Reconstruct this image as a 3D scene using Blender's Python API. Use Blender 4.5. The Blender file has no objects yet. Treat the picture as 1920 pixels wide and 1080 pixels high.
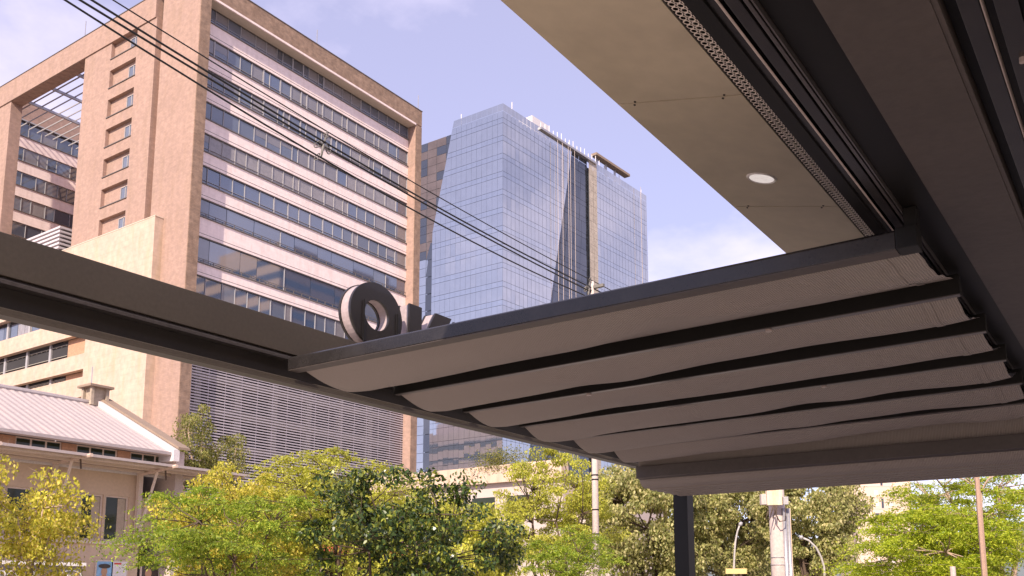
import bpy, bmesh, math, random
import numpy as np
from mathutils import Vector, Matrix

random.seed(7); np.random.seed(7)
S = bpy.context.scene
COL = S.collection
RAD = math.radians

# ------------------------------------------------------------------ camera
YAW, PITCH, F, SY, CZ = RAD(34.91), RAD(8.96), 1750.6, 299.2, 1.65
cy, sy_, cp, sp = math.cos(YAW), math.sin(YAW), math.cos(PITCH), math.sin(PITCH)
F_ = (cy*cp, sy_*cp, sp); R_ = (sy_, -cy, 0.0); U_ = (-cy*sp, -sy_*sp, cp)
cam_d = bpy.data.cameras.new('camera')
cam = bpy.data.objects.new('camera', cam_d); COL.objects.link(cam)
cam_d.sensor_width = 36; cam_d.lens = F/1920*36; cam_d.shift_y = SY/1920
cam_d.clip_start = 0.05; cam_d.clip_end = 9000
cam.matrix_world = Matrix(((R_[0], U_[0], -F_[0], 0), (R_[1], U_[1], -F_[1], 0), (R_[2], U_[2], -F_[2], CZ), (0, 0, 0, 1)))
S.camera = cam

# ------------------------------------------------------------------ sky, sun, exposure
SUN_AZ = RAD(180+18)          # towards the sun, counted from +X
SUN_EL = RAD(34)
to_sun = Vector((math.cos(SUN_AZ)*math.cos(SUN_EL), math.sin(SUN_AZ)*math.cos(SUN_EL), math.sin(SUN_EL)))
CLOUD_OFF = (15.0, 3.0, 4)
W = bpy.data.worlds.new('World'); S.world = W; W.use_nodes = True
wn, wl_ = W.node_tree.nodes, W.node_tree.links
wn.clear()
def wnode(t, **k):
    n = wn.new(t)
    for a, b in k.items(): setattr(n, a, b)
    return n
sky = wnode('ShaderNodeTexSky', sky_type='NISHITA', sun_disc=False, sun_elevation=SUN_EL,
            sun_rotation=math.atan2(to_sun.x, to_sun.y), altitude=1500, air_density=1.0, dust_density=1.6, ozone_density=1.6)
tint = wnode('ShaderNodeMix', data_type='RGBA', blend_type='MULTIPLY'); tint.inputs[0].default_value = 1
tint.inputs[7].default_value = (1.18, 0.98, 1.02, 1)
wl_.new(sky.outputs[0], tint.inputs[6])
tc = wnode('ShaderNodeTexCoord'); sep = wnode('ShaderNodeSeparateXYZ'); wl_.new(tc.outputs['Generated'], sep.inputs[0])
mz = wnode('ShaderNodeMath', operation='MAXIMUM'); wl_.new(sep.outputs[2], mz.inputs[0]); mz.inputs[1].default_value = 0.0
az = wnode('ShaderNodeMath', operation='ADD'); wl_.new(mz.outputs[0], az.inputs[0]); az.inputs[1].default_value = 0.22
dv0 = wnode('ShaderNodeVectorMath', operation='DIVIDE'); wl_.new(tc.outputs['Generated'], dv0.inputs[0]); wl_.new(az.outputs[0], dv0.inputs[1])
dv = wnode('ShaderNodeVectorMath', operation='ADD'); wl_.new(dv0.outputs[0], dv.inputs[0]); dv.inputs[1].default_value = CLOUD_OFF
nz = wnode('ShaderNodeTexNoise'); nz.inputs['Scale'].default_value = 1.7; nz.inputs['Detail'].default_value = 7; nz.inputs['Roughness'].default_value = 0.56
wl_.new(dv.outputs[0], nz.inputs['Vector'])
rp = wnode('ShaderNodeValToRGB'); rp.color_ramp.elements[0].position = 0.46; rp.color_ramp.elements[1].position = 0.72
rp.color_ramp.elements[0].color = (0, 0, 0, 1); rp.color_ramp.elements[1].color = (0.62, 0.62, 0.62, 1)
wl_.new(nz.outputs['Fac'], rp.inputs[0])
mx = wnode('ShaderNodeMix', data_type='RGBA'); wl_.new(rp.outputs[0], mx.inputs[0]); wl_.new(tint.outputs[2], mx.inputs[6])
mx.inputs[7].default_value = (11.5, 9.8, 10.6, 1)
# thin, even veil over the whole sky
veil = wnode('ShaderNodeMix', data_type='RGBA'); veil.inputs[0].default_value = 0.36
wl_.new(mx.outputs[2], veil.inputs[6]); veil.inputs[7].default_value = (7.1, 6.5, 9.2, 1)
bg = wnode('ShaderNodeBackground'); bg.inputs[1].default_value = 0.089
wl_.new(veil.outputs[2], bg.inputs[0])
wo = wnode('ShaderNodeOutputWorld'); wl_.new(bg.outputs[0], wo.inputs[0])

sl = bpy.data.lights.new('sun', 'SUN'); sl.energy = 3.6; sl.angle = RAD(0.6); sl.color = (1.0, 0.87, 0.72)
so = bpy.data.objects.new('sun', sl); COL.objects.link(so); so.location = (-40, -20, 60)
so.rotation_euler = to_sun.to_track_quat('Z', 'Y').to_euler()
S.view_settings.view_transform = 'Standard'; S.view_settings.look = 'None'
S.view_settings.gamma = 1; S.view_settings.use_curve_mapping = False
S.view_settings.exposure = 0.95
S.render.engine = 'CYCLES'
S.cycles.max_bounces = 8; S.cycles.transparent_max_bounces = 8

# ------------------------------------------------------------------ pixel helpers (photo 1920x1080)
def ray(px, py):
    a = (px-960)/F; b = -(py-540-SY)/F
    return tuple(R_[i]*a+U_[i]*b+F_[i] for i in range(3))
def onX(px, py, X): d = ray(px, py); t = X/d[0]; return Vector((X, d[1]*t, CZ+d[2]*t))
def onY(px, py, Y): d = ray(px, py); t = Y/d[1]; return Vector((d[0]*t, Y, CZ+d[2]*t))
def onZ(px, py, Z): d = ray(px, py); t = (Z-CZ)/d[2]; return Vector((d[0]*t, d[1]*t, Z))
def at(px, py, dep): d = ray(px, py); return Vector((d[0]*dep, d[1]*dep, CZ+d[2]*dep))

# ------------------------------------------------------------------ materials
MATS = {}
def mat(name, col, rough=0.6, metal=0.0, var=0.12, vscale=1.5, fine=0.06, fscale=30, bump=0.0, bscale=40,
        spec=0.5, stain=None, stain_amt=0.0, stain_scale=(0.6, 0.6, 0.12), transl=0.0, emit=0.0, brick=None, bvar=1.0, ior=1.5, wave=None, wavecol=0.0, coat=0.0):
    m = bpy.data.materials.new(name); m.use_nodes = True; MATS[name] = m
    n, l = m.node_tree.nodes, m.node_tree.links
    b = n['Principled BSDF']; out = n['Material Output']
    b.inputs['Roughness'].default_value = rough; b.inputs['Metallic'].default_value = metal
    b.inputs['Specular IOR Level'].default_value = spec; b.inputs['IOR'].default_value = ior
    b.inputs['Coat Weight'].default_value = coat
    g = n.new('ShaderNodeNewGeometry')
    def noise(s, det=4):
        t = n.new('ShaderNodeTexNoise'); t.inputs['Scale'].default_value = s; t.inputs['Detail'].default_value = det
        l.new(g.outputs['Position'], t.inputs['Vector']); return t.outputs['Fac']
    def mix(fac, c1, c2, mode='MIX'):
        x = n.new('ShaderNodeMix'); x.data_type = 'RGBA'; x.blend_type = mode
        for i, v in ((0, fac), (6, c1), (7, c2)):
            if isinstance(v, (float, int)): x.inputs[i].default_value = v
            elif isinstance(v, tuple): x.inputs[i].default_value = v
            else: l.new(v, x.inputs[i])
        return x.outputs[2]
    def sc(k): return tuple(min(1, c*k) for c in col)+(1,)
    c = mix(noise(vscale), sc(1-var), sc(1+var))
    c = mix(noise(fscale, 3), c, sc(1-3*fine), 'MIX') if False else c
    ff = noise(fscale, 3)
    rmp = n.new('ShaderNodeMapRange'); l.new(ff, rmp.inputs[0]); rmp.inputs[1].default_value = .3; rmp.inputs[2].default_value = .7
    rmp.inputs[3].default_value = 1-2*fine; rmp.inputs[4].default_value = 1+2*fine
    vm = n.new('ShaderNodeVectorMath'); vm.operation = 'SCALE'; l.new(c, vm.inputs[0]); l.new(rmp.outputs[0], vm.inputs['Scale']); c = vm.outputs[0]
    if stain:
        mp = n.new('ShaderNodeMapping'); mp.inputs['Scale'].default_value = stain_scale; l.new(g.outputs['Position'], mp.inputs[0])
        t = n.new('ShaderNodeTexNoise'); t.inputs['Scale'].default_value = 2.0; t.inputs['Detail'].default_value = 6; l.new(mp.outputs[0], t.inputs['Vector'])
        r2 = n.new('ShaderNodeMapRange'); l.new(t.outputs['Fac'], r2.inputs[0]); r2.inputs[1].default_value = .48; r2.inputs[2].default_value = .72
        r2.inputs[4].default_value = stain_amt
        c = mix(r2.outputs[0], c, tuple(stain)+(1,))
    hgt = None
    if brick:
        axis, bw, bh = brick       # facade axis: 'X' wall runs along X, 'Y' along Y
        s2 = n.new('ShaderNodeSeparateXYZ'); l.new(g.outputs['Position'], s2.inputs[0])
        cb = n.new('ShaderNodeCombineXYZ'); ad = n.new('ShaderNodeMath'); ad.operation = 'ADD'
        l.new(s2.outputs[0], ad.inputs[0]); l.new(s2.outputs[1], ad.inputs[1])
        l.new(ad.outputs[0], cb.inputs[0]); l.new(s2.outputs[2], cb.inputs[1])
        bt = n.new('ShaderNodeTexBrick'); l.new(cb.outputs[0], bt.inputs['Vector'])
        bt.inputs['Scale'].default_value = 1.0; bt.inputs['Brick Width'].default_value = bw; bt.inputs['Row Height'].default_value = bh
        bt.inputs['Mortar Size'].default_value = bh*0.07; bt.inputs['Color1'].default_value = (1-.1*bvar, 1-.1*bvar, 1-.1*bvar, 1); bt.inputs['Color2'].default_value = (1+.1*bvar, 1+.08*bvar, 1+.05*bvar, 1)
        bt.inputs['Mortar'].default_value = (1-.2*bvar, 1-.2*bvar, 1-.2*bvar, 1)
        c = mix(1.0, c, bt.outputs['Color'], 'MULTIPLY')
    l.new(c, b.inputs['Base Color'])
    if bump > 0:
        bp = n.new('ShaderNodeBump'); bp.inputs['Strength'].default_value = bump; bp.inputs['Distance'].default_value = 0.03
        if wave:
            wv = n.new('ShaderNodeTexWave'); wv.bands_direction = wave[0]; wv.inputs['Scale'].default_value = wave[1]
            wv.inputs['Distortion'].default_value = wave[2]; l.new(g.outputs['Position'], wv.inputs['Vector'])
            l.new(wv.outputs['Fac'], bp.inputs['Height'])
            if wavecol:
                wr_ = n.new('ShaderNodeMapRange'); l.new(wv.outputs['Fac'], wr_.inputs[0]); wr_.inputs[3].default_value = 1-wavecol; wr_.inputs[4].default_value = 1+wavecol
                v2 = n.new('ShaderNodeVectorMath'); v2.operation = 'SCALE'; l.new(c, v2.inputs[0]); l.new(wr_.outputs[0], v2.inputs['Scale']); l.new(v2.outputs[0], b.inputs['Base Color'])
        else:
            l.new(noise(bscale, 5), bp.inputs['Height'])
        l.new(bp.outputs[0], b.inputs['Normal'])
    if transl > 0:
        tr = n.new('ShaderNodeBsdfTranslucent'); l.new(c, tr.inputs[0])
        ms = n.new('ShaderNodeMixShader'); ms.inputs[0].default_value = transl
        l.new(b.outputs[0], ms.inputs[1]); l.new(tr.outputs[0], ms.inputs[2]); l.new(ms.outputs[0], out.inputs[0])
    if emit > 0:
        b.inputs['Emission Color'].default_value = tuple(col)+(1,); b.inputs['Emission Strength'].default_value = emit
    return m

def leafmat(name, c1, c2, c3, transl=0.35, rough=0.5):
    m = bpy.data.materials.new(name); m.use_nodes = True; MATS[name] = m
    n, l = m.node_tree.nodes, m.node_tree.links; b = n['Principled BSDF']; out = n['Material Output']
    g = n.new('ShaderNodeNewGeometry'); r = n.new('ShaderNodeValToRGB'); l.new(g.outputs['Random Per Island'], r.inputs[0])
    e = r.color_ramp.elements; e[0].color = c1+(1,); e[1].color = c3+(1,); x = e.new(0.55); x.color = c2+(1,)
    nz = n.new('ShaderNodeTexNoise'); nz.inputs['Scale'].default_value = 1.3; l.new(g.outputs['Position'], nz.inputs['Vector'])
    mr = n.new('ShaderNodeMapRange'); l.new(nz.outputs['Fac'], mr.inputs[0]); mr.inputs[1].default_value = .3; mr.inputs[2].default_value = .7
    mr.inputs[3].default_value = .70; mr.inputs[4].default_value = 1.15
    v = n.new('ShaderNodeVectorMath'); v.operation = 'SCALE'; l.new(r.outputs[0], v.inputs[0]); l.new(mr.outputs[0], v.inputs['Scale'])
    l.new(v.outputs[0], b.inputs['Base Color']); b.inputs['Roughness'].default_value = rough
    tr = n.new('ShaderNodeBsdfTranslucent'); l.new(v.outputs[0], tr.inputs[0])
    ms = n.new('ShaderNodeMixShader'); ms.inputs[0].default_value = transl
    l.new(b.outputs[0], ms.inputs[1]); l.new(tr.outputs[0], ms.inputs[2]); l.new(ms.outputs[0], out.inputs[0])
    return m

mat('brick', (.37, .245, .20), .88, var=.09, vscale=.25, fine=.05, fscale=2.4, bump=.3, bscale=4, stain=(.30, .20, .145), stain_amt=.5, brick=('Y', .5, .16), bvar=.7)
mat('rough_brick', (.30, .20, .145), .92, var=.2, vscale=.6, fine=.10, fscale=1.8, bump=.9, bscale=2.5, stain=(.20, .125, .085), stain_amt=.5, stain_scale=(.8, .8, .4), brick=('X', .5, .16))
mat('stone_band', (.88, .72, .68), .7, bvar=.2, var=.05, vscale=.4, fine=.03, fscale=2.5, stain=(.70, .54, .50), stain_amt=.45, stain_scale=(1.2, 1.2, .15), brick=('X', 1.5, .55))
mat('cream_stone', (.54, .40, .315), .75, bvar=.3, var=.07, vscale=.5, fine=.05, fscale=2, stain=(.48, .34, .19), stain_amt=.4, brick=('Y', 1.2, .6))
mat('pale_soffit', (.62, .52, .42), .8)
mat('sill_metal', (.13, .11, .10), .5)
mat('white_frame', (.36, .34, .35), .45, var=.05)
mat('louver_metal', (.58, .52, .54), .4, var=.05)
mat('dark_interior', (.035, .032, .035), .9, var=.3, vscale=.3)
mat('floor_slab', (.34, .31, .27), .9)
mat('window_dark', (.062, .074, .102), .05, spec=1.0, ior=1.75, var=.3, vscale=.5)
mat('window_mid', (.108, .126, .172), .06, spec=1.0, ior=1.7, var=.25, vscale=.6)
mat('window_blind', (.20, .185, .195), .10, spec=.9, ior=1.6, var=.18, vscale=1.2)
mat('window_blue', (.045, .070, .125), .035, spec=1.0, ior=2.0, var=.2, vscale=.3)
mat('window_curtain', (.27, .245, .25), .12, spec=.8, var=.3, vscale=2.5)
mat('tower_glass', (.57, .575, .575), .03, metal=.95, var=.05, vscale=.12, fine=.02, fscale=.5)
mat('tower_spandrel', (.56, .575, .59), .05, metal=.95, var=.05, vscale=.2, fine=.02, fscale=.6)
mat('tower_dark', (.13, .14, .165), .05, metal=.75, var=.25, vscale=.1)
mat('tower_brown', (.22, .17, .15), .06, metal=.6, var=.45, vscale=.25)
mat('tower_core', (.09, .10, .12), .6)
mat('tower_stone', (.44, .37, .30), .7, var=.2, vscale=.4, fine=.08, fscale=1.2)
mat('black_metal', (.006, .0052, .0048), .45, metal=.0, var=.25, vscale=4, fine=.1, fscale=60, spec=.25)
mat('channel_brown', (.024, .019, .015), .5, var=.25, vscale=3)
mat('brown_metal', (.060, .048, .038), .42, var=.15, vscale=2, fine=.05, fscale=40)
mat('grey_metal', (.018, .0155, .0155), .27, metal=.0, var=.18, vscale=5, fine=.08, fscale=60, stain=(.045, .04, .04), stain_amt=.3, stain_scale=(3, 3, 3))
mat('rail_metal', (.12, .105, .105), .28, metal=.6, var=.15, vscale=6)
mat('rail_tube', (.40, .33, .31), .35, metal=.2)
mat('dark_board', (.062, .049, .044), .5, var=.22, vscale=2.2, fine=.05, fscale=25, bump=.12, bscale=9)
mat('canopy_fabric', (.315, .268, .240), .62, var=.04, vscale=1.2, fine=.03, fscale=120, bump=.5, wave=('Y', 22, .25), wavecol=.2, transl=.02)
mat('soffit_panel', (.59, .50, .375), .5, var=.06, vscale=1.5, fine=.02, fscale=8, stain=(.40, .33, .25), stain_amt=.35, stain_scale=(1.2, 1.2, 1.2))
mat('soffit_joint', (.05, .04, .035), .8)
mat('perforated', (.85, .74, .67), .45)
mat('lamp_ring', (.9, .82, .75), .4)
mat('lamp_lens', (.9, .82, .78), .25, emit=.30)
mat('letter_dark', (.014, .011, .0095), .38, var=.2, vscale=6, coat=.2)
mat('letter_side', (.40, .32, .32), .35)
mat('letter_trim', (.22, .20, .21), .3, metal=.7)
mat('wire_black', (.012, .011, .010), .6)
mat('spacer_grey', (.17, .155, .14), .7, var=.3, vscale=8)
mat('concrete_pole', (.56, .46, .42), .8, var=.12, vscale=1.5, fine=.06, fscale=20, stain=(.4, .3, .25), stain_amt=.4, stain_scale=(3, 3, .4))
mat('cabinet_cream', (.68, .55, .40), .55, stain=(.5, .27, .08), stain_amt=.7, stain_scale=(4, 4, .6))
mat('pipe_grey', (.42, .40, .41), .35, metal=.5)
mat('rusty_pole', (.40, .26, .19), .8, var=.15)
mat('lamp_metal', (.46, .42, .40), .5)
mat('yellow_panel', (.65, .47, .20), .5)
mat('roof_sheet', (.42, .35, .335), .55, var=.06, vscale=.7, fine=.03, fscale=6, stain=(.58, .44, .38), stain_amt=.35, stain_scale=(1, .2, .2))
mat('roof_trim', (.36, .31, .31), .6)
mat('white_paint', (.66, .61, .61), .55, var=.04)
mat('coping', (.27, .195, .145), .85, var=.2, vscale=2)
mat('old_concrete', (.40, .32, .245), .85, var=.18, vscale=1.4, fine=.08, fscale=9, stain=(.2, .15, .11), stain_amt=.5, stain_scale=(2, 2, .6))
mat('house_wall', (.60, .45, .33), .85, var=.06, vscale=.6, fine=.03, fscale=10, stain=(.48, .34, .24), stain_amt=.4, stain_scale=(1, 1, .4))
mat('house_brick', (.48, .27, .17), .85, var=.15, vscale=3, brick=('X', .26, .09))
mat('house_trim', (.64, .52, .44), .7)
mat('awning_sheet', (.55, .44, .37), .6, var=.1, vscale=1, stain=(.36, .28, .22), stain_amt=.5, stain_scale=(.3, 2, 2))
mat('awning_arm', (.60, .46, .38), .6, stain=(.34, .16, .08), stain_amt=.5, stain_scale=(6, 6, 6))
mat('house_glass', (.028, .034, .020), .05, spec=.5, ior=1.42, var=.3, vscale=1)
mat('house_curtain', (.45, .36, .27), .7, var=.15, vscale=6)
mat('shutter', (.42, .33, .28), .7)
mat('sign_grey', (.23, .20, .19), .6)
mat('sign_white', (.82, .78, .76), .5)
mat('poster_blue', (.25, .45, .72), .4, var=.5, vscale=4)
mat('poster_white', (.78, .74, .74), .4)
mat('poster_dark', (.06, .045, .04), .4, var=.3, vscale=5)
mat('poster_skin', (.48, .28, .18), .5)
mat('poster_orange', (.78, .30, .03), .5)
mat('poster_red', (.62, .08, .05), .5)
mat('red_paint', (.60, .09, .06), .6)
mat('parapet', (.56, .42, .32), .85, var=.12, vscale=.8, stain=(.36, .26, .18), stain_amt=.6, stain_scale=(1, 1, .15))
mat('plaster_pale', (.50, .41, .37), .8, var=.06, vscale=.5)
mat('apartment_pink', (.66, .50, .42), .8, var=.05, vscale=.1, brick=('X', 40, 3.1))
mat('ground', (.22, .19, .16), .95, var=.2, vscale=.05)
mat('terrace', (.62, .53, .44), .6, var=.08, vscale=1.5, brick=('X', 1.0, 1.0))
mat('asphalt', (.055, .053, .052), .9, var=.2, vscale=.8, fine=.12, fscale=30)
mat('pavement', (.42, .37, .32), .9, var=.1, vscale=1)
mat('kerb', (.48, .43, .38), .85)
mat('road_paint', (.72, .70, .66), .7)
mat('hill_haze', (.15, .17, .17), .95, var=.25, vscale=.01)  # distance haze put into the hills' base colour
mat('bark_pale', (.42, .30, .22), .9, var=.25, vscale=5, bump=.5, bscale=25)
mat('bark_dark', (.10, .065, .045), .9, var=.3, vscale=5, bump=.5, bscale=25)
mat('magenta', (.80, .05, .28), .5)
leafmat('leaf_yellow', (.34, .34, .03), (.68, .63, .07), (.82, .64, .14), .5)
leafmat('leaf_lime', (.32, .35, .03), (.62, .62, .075), (.78, .72, .14), .5)
leafmat('leaf_fern', (.14, .23, .018), (.34, .45, .035), (.58, .60, .08), .5)
leafmat('leaf_dark', (.022, .045, .014), (.065, .11, .022), (.36, .38, .05), .25, .34)
leafmat('leaf_olive', (.20, .23, .06), (.52, .50, .18), (.78, .68, .34), .5)
leafmat('leaf_vivid', (.18, .27, .012), (.47, .56, .025), (.66, .66, .07), .5)
leafmat('leaf_mid', (.12, .15, .03), (.29, .29, .065), (.50, .44, .14), .5)

# ------------------------------------------------------------------ object helpers
WLOC = {}
def tag(o, label, cat, group=None):
    o['label'] = label; o['category'] = cat
    if group: o['group'] = group
    return o
def thing(name, label, cat, loc, group=None):
    o = bpy.data.objects.new(name, None); COL.objects.link(o); o.empty_display_size = .3
    o.location = loc; WLOC[o.name] = Vector(loc)
    return tag(o, label, cat, group)
class MB:
    def __init__(s): s.v = []; s.f = []
    def quad(s, *p):
        i = len(s.v); s.v += [tuple(q) for q in p]; s.f.append(tuple(range(i, i+len(p)))); return s
    def box(s, x0, x1, y0, y1, z0, z1):
        if x0 > x1: x0, x1 = x1, x0
        if y0 > y1: y0, y1 = y1, y0
        i = len(s.v)
        s.v += [(x, y, z) for z in (z0, z1) for x, y in ((x0, y0), (x1, y0), (x1, y1), (x0, y1))]
        for f in ((0, 3, 2, 1), (4, 5, 6, 7), (0, 1, 5, 4), (1, 2, 6, 5), (2, 3, 7, 6), (3, 0, 4, 7)): s.f.append(tuple(i+k for k in f))
        return s
    def prism(s, prof, a, b):
        """closed profile of (offsets) swept from point a to b; prof = list of Vector offsets"""
        n = len(prof); i = len(s.v); a = Vector(a); b = Vector(b)
        for p in prof: s.v.append(tuple(a+Vector(p)))
        for p in prof: s.v.append(tuple(b+Vector(p)))
        for k in range(n): s.f.append((i+k, i+(k+1) % n, i+n+(k+1) % n, i+n+k))
        s.f.append(tuple(i+k for k in range(n-1, -1, -1))); s.f.append(tuple(i+n+k for k in range(n)))
        return s
    def tube(s, pts, rads, n=8, cap=True):
        pts = [Vector(p) for p in pts]
        if isinstance(rads, (int, float)): rads = [rads]*len(pts)
        up = Vector((0, 0, 1)); rings = []
        for k, p in enumerate(pts):
            d = (pts[min(k+1, len(pts)-1)]-pts[max(k-1, 0)])
            d = d.normalized() if d.length > 1e-9 else Vector((0, 0, 1))
            a = d.cross(up) if abs(d.z) < .95 else d.cross(Vector((1, 0, 0)))
            a.normalize(); b = d.cross(a); i = len(s.v); rings.append(i)
            for q in range(n):
                t = 2*math.pi*q/n; s.v.append(tuple(p+(a*math.cos(t)+b*math.sin(t))*rads[k]))
        for r0, r1 in zip(rings, rings[1:]):
            for q in range(n): s.f.append((r0+q, r0+(q+1) % n, r1+(q+1) % n, r1+q))
        if cap:
            s.f.append(tuple(rings[0]+q for q in range(n))); s.f.append(tuple(rings[-1]+q for q in range(n-1, -1, -1)))
        return s
    def build(s, name, m, parent=None, smooth=False, bevel=0.0, origin=None):
        vs = np.array(s.v, dtype=float)
        lo, hi = vs.min(0), vs.max(0)
        loc = Vector(((lo[0]+hi[0])/2, (lo[1]+hi[1])/2, lo[2])) if origin is None else Vector(origin)
        me = bpy.data.meshes.new(name); me.from_pydata((vs-np.array(loc)).tolist(), [], s.f)
        bm = bmesh.new(); bm.from_mesh(me); bmesh.ops.recalc_face_normals(bm, faces=bm.faces)
        if bevel > 0:
            bmesh.ops.bevel(bm, geom=[e for e in bm.edges if e.calc_face_angle(0) > .5], offset=bevel, segments=2, affect='EDGES', profile=.7)
        bm.to_mesh(me); bm.free(); me.update()
        me.materials.append(MATS[m])
        if smooth:
            for p in me.polygons: p.use_smooth = True
        return link(name, me, loc, parent)
def link(name, me, loc, parent=None, rot=None):
    o = bpy.data.objects.new(name, me); COL.objects.link(o)
    WLOC[o.name] = Vector(loc)
    if parent is not None:
        o.parent = parent; o.location = Vector(loc)-WLOC[parent.name]
    else: o.location = loc
    if rot: o.rotation_euler = rot
    return o
CUBES = {}
def piece(name, m, x0, x1, y0, y1, z0, z1, parent, rot=None):
    """box piece; alike pieces share their mesh"""
    d = (round(x1-x0, 3), round(y1-y0, 3), round(z1-z0, 3)); k = (m, d)
    if k not in CUBES:
        b = MB().box(-d[0]/2, d[0]/2, -d[1]/2, d[1]/2, -d[2]/2, d[2]/2)
        me = bpy.data.meshes.new(name); me.from_pydata(b.v, [], b.f); me.materials.append(MATS[m]); CUBES[k] = me
    return link(name, CUBES[k], Vector(((x0+x1)/2, (y0+y1)/2, (z0+z1)/2)), parent, rot)
def box(name, m, x0, x1, y0, y1, z0, z1, parent=None, bevel=0.0):
    return MB().box(x0, x1, y0, y1, z0, z1).build(name, m, parent, bevel=bevel)
def struct(o): o['kind'] = 'structure'; return o
def stuff(o): o['kind'] = 'stuff'; return o
def bprism(b, axis, prof, a0, a1):
    """closed 2D profile swept along an axis. axis 'X': prof=(y,z); 'Y': prof=(x,z)"""
    if axis == 'X': return b.prism([(0, p[0], p[1]) for p in prof], (a0, 0, 0), (a1, 0, 0))
    return b.prism([(p[0], 0, p[1]) for p in prof], (0, a0, 0), (0, a1, 0))

# ================================================================== ground
struct(MB().quad((-4000, -4000, -.30), (4000, -4000, -.30), (4000, 4000, -.30), (-4000, 4000, -.30)).build('ground', 'ground'))
struct(box('terrace_floor', 'terrace', -14, 14, -12, 7.5, -.25, 0))
struct(box('pavement', 'pavement', -60, 90, 7.9, 13.5, -.285, -.13))
struct(box('kerb', 'kerb', -60, 90, 13.5, 13.68, -.29, -.12))
struct(MB().quad((-60, 13.68, -.27), (90, 13.68, -.27), (90, 22, -.27), (-60, 22, -.27)).build('road', 'asphalt'))
for i in range(16):
    x = -40+i*7
    struct(MB().quad((x, 17.6, -.264), (x+3, 17.6, -.264), (x+3, 17.75, -.264), (x, 17.75, -.264)).build('road_marking', 'road_paint'))
struct(box('far_kerb', 'kerb', -60, 90, 22, 22.18, -.29, -.12))
struct(box('far_pavement', 'pavement', -60, 90, 22.18, 33.2, -.285, -.13))
# hills
hb = MB(); N = 90; rows = []
for j, (rr, k) in enumerate(((2100, 0), (2500, .6), (3000, 1.0), (3600, .75))):
    for i in range(N+1):
        a = RAD(-40+160*i/N)
        h = (150+55*math.sin(a*5+1)+30*math.sin(a*11+2)+14*math.sin(a*27))*k
        hb.v.append((rr*math.cos(a), rr*math.sin(a), h-1))
for j in range(3):
    for i in range(N):
        q = j*(N+1)+i; hb.f.append((q, q+1, q+N+2, q+N+1))
struct(hb.build('hills', 'hill_haze', smooth=True))

# ================================================================== brick office block
bk = thing('office_block', 'large tan brick office block with long ribbon windows and louvred lower storeys', 'building', (65, 80, 0))
ZT = 60.0
box('front_cladding', 'rough_brick', 49.12, 50.25, 69.93, 69.998, -.3, 57.89, bk)
box('front_cladding', 'rough_brick', 49.12, 80.98, 69.93, 69.998, 58.03, 59.99, bk)
box('front_cladding', 'rough_brick', 79.9, 80.98, 69.93, 69.998, -.3, 57.89, bk)
# end wall (faces -X): solid strip, groove, pier with recessed windows
box('corner_pier', 'brick', 49.1, 50.25, 70, 75.9, -.3, ZT, bk)
box('groove_back', 'brick', 49.75, 50.25, 75.902, 76.898, -.3, ZT-.05, bk)
rows_z = [56.05-3.23*i for i in range(8)]
w = MB()
w.box(49.1, 49.5, 76.9, 80.1, -.3, 57.88); w.box(49.1, 49.5, 84.6, 89.5, -.3, 57.88)
prev = 57.88
for i, zb in enumerate(rows_z):
    zt = zb+1.95
    if i > 0: w.box(49.1, 49.5, 80.102, 84.598, zt, prev)
    prev = zb
w.box(49.1, 49.5, 80.102, 84.598, -.3, prev)
w.box(49.502, 50.25, 76.9, 89.5, -.3, 57.88)
ew = w.build('end_wall', 'brick', bk)
for i, zb in enumerate(rows_z):
    zt = min(zb+1.95, 57.86)
    h = MB(); 
    for y0, y1 in ((80.12, 80.2), (80.85, 80.95), (81.65, 81.73)): h.box(49.42, 49.50, y0, y1, zb+.05, zt-.42)
    h.box(49.42, 49.50, 80.202, 81.648, zb+.05, zb+.12); h.box(49.42, 49.50, 80.202, 81.648, zt-.5, zt-.42)
    fr = h.build('window', 'white_frame', ew)
    for y0, y1 in ((80.21, 80.84), (80.96, 81.64)): piece('pane', 'window_mid', 49.465, 49.49, y0, y1, zb+.13, zt-.51, fr)
    box('window_sill', 'sill_metal', 49.02, 49.12, 80.05, 84.65, zb-.06, zb+.02, ew)
# top frame over the void
box('portal_beam', 'brick', 48.98, 50.45, 77.0, 108.2, 57.9, 60.45, bk)
box('portal_pillar', 'brick', 49.1, 50.4, 104.7, 108.1, -.3, 57.9, bk)
box('beam_coping', 'sill_metal', 48.93, 50.5, 70.5, 108.25, 60.452, 60.53, bk)
for k in range(16): piece('beam_board', 'brick', 49.02, 50.42, 89.7+k*.94, 89.7+k*.94+.90, 57.87, 57.898, bk)
# front frame
box('front_parapet', 'brick', 50.252, 81.0, 70, 71.1, 57.9, 60.0, bk)
box('parapet_coping', 'sill_metal', 49.05, 81.05, 69.88, 71.2, 60.002, 60.08, bk)
box('parapet_soffit', 'pale_soffit', 50.3, 79.85, 70.03, 71.4, 57.78, 57.897, bk)
box('parapet_drip', 'stone_band', 50.26, 79.89, 69.88, 70.06, 57.8, 58.02, bk)
box('right_pier', 'brick', 79.9, 81.0, 70, 89, -.3, 57.9, bk)
box('roof_deck', 'floor_slab', 50.3, 80.9, 71.2, 89.4, 59.2, 59.5, bk)
box('rear_wall', 'brick', 50.3, 79.9, 88.6, 89.4, -.3, 59.1, bk)
box('core', 'dark_interior', 50.4, 79.8, 73.6, 88.4, -.3, 57.7, bk)
strips = [(56.25, 57.78), (52.85, 54.62), (49.55, 51.3), (46.35, 48.05), (43.05, 44.85), (39.85, 41.6), (36.6, 38.35), (32.15, 34.6), (27.3, 30.85)]
YF = 71.1
XL, XR = 50.255, 79.895
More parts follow.
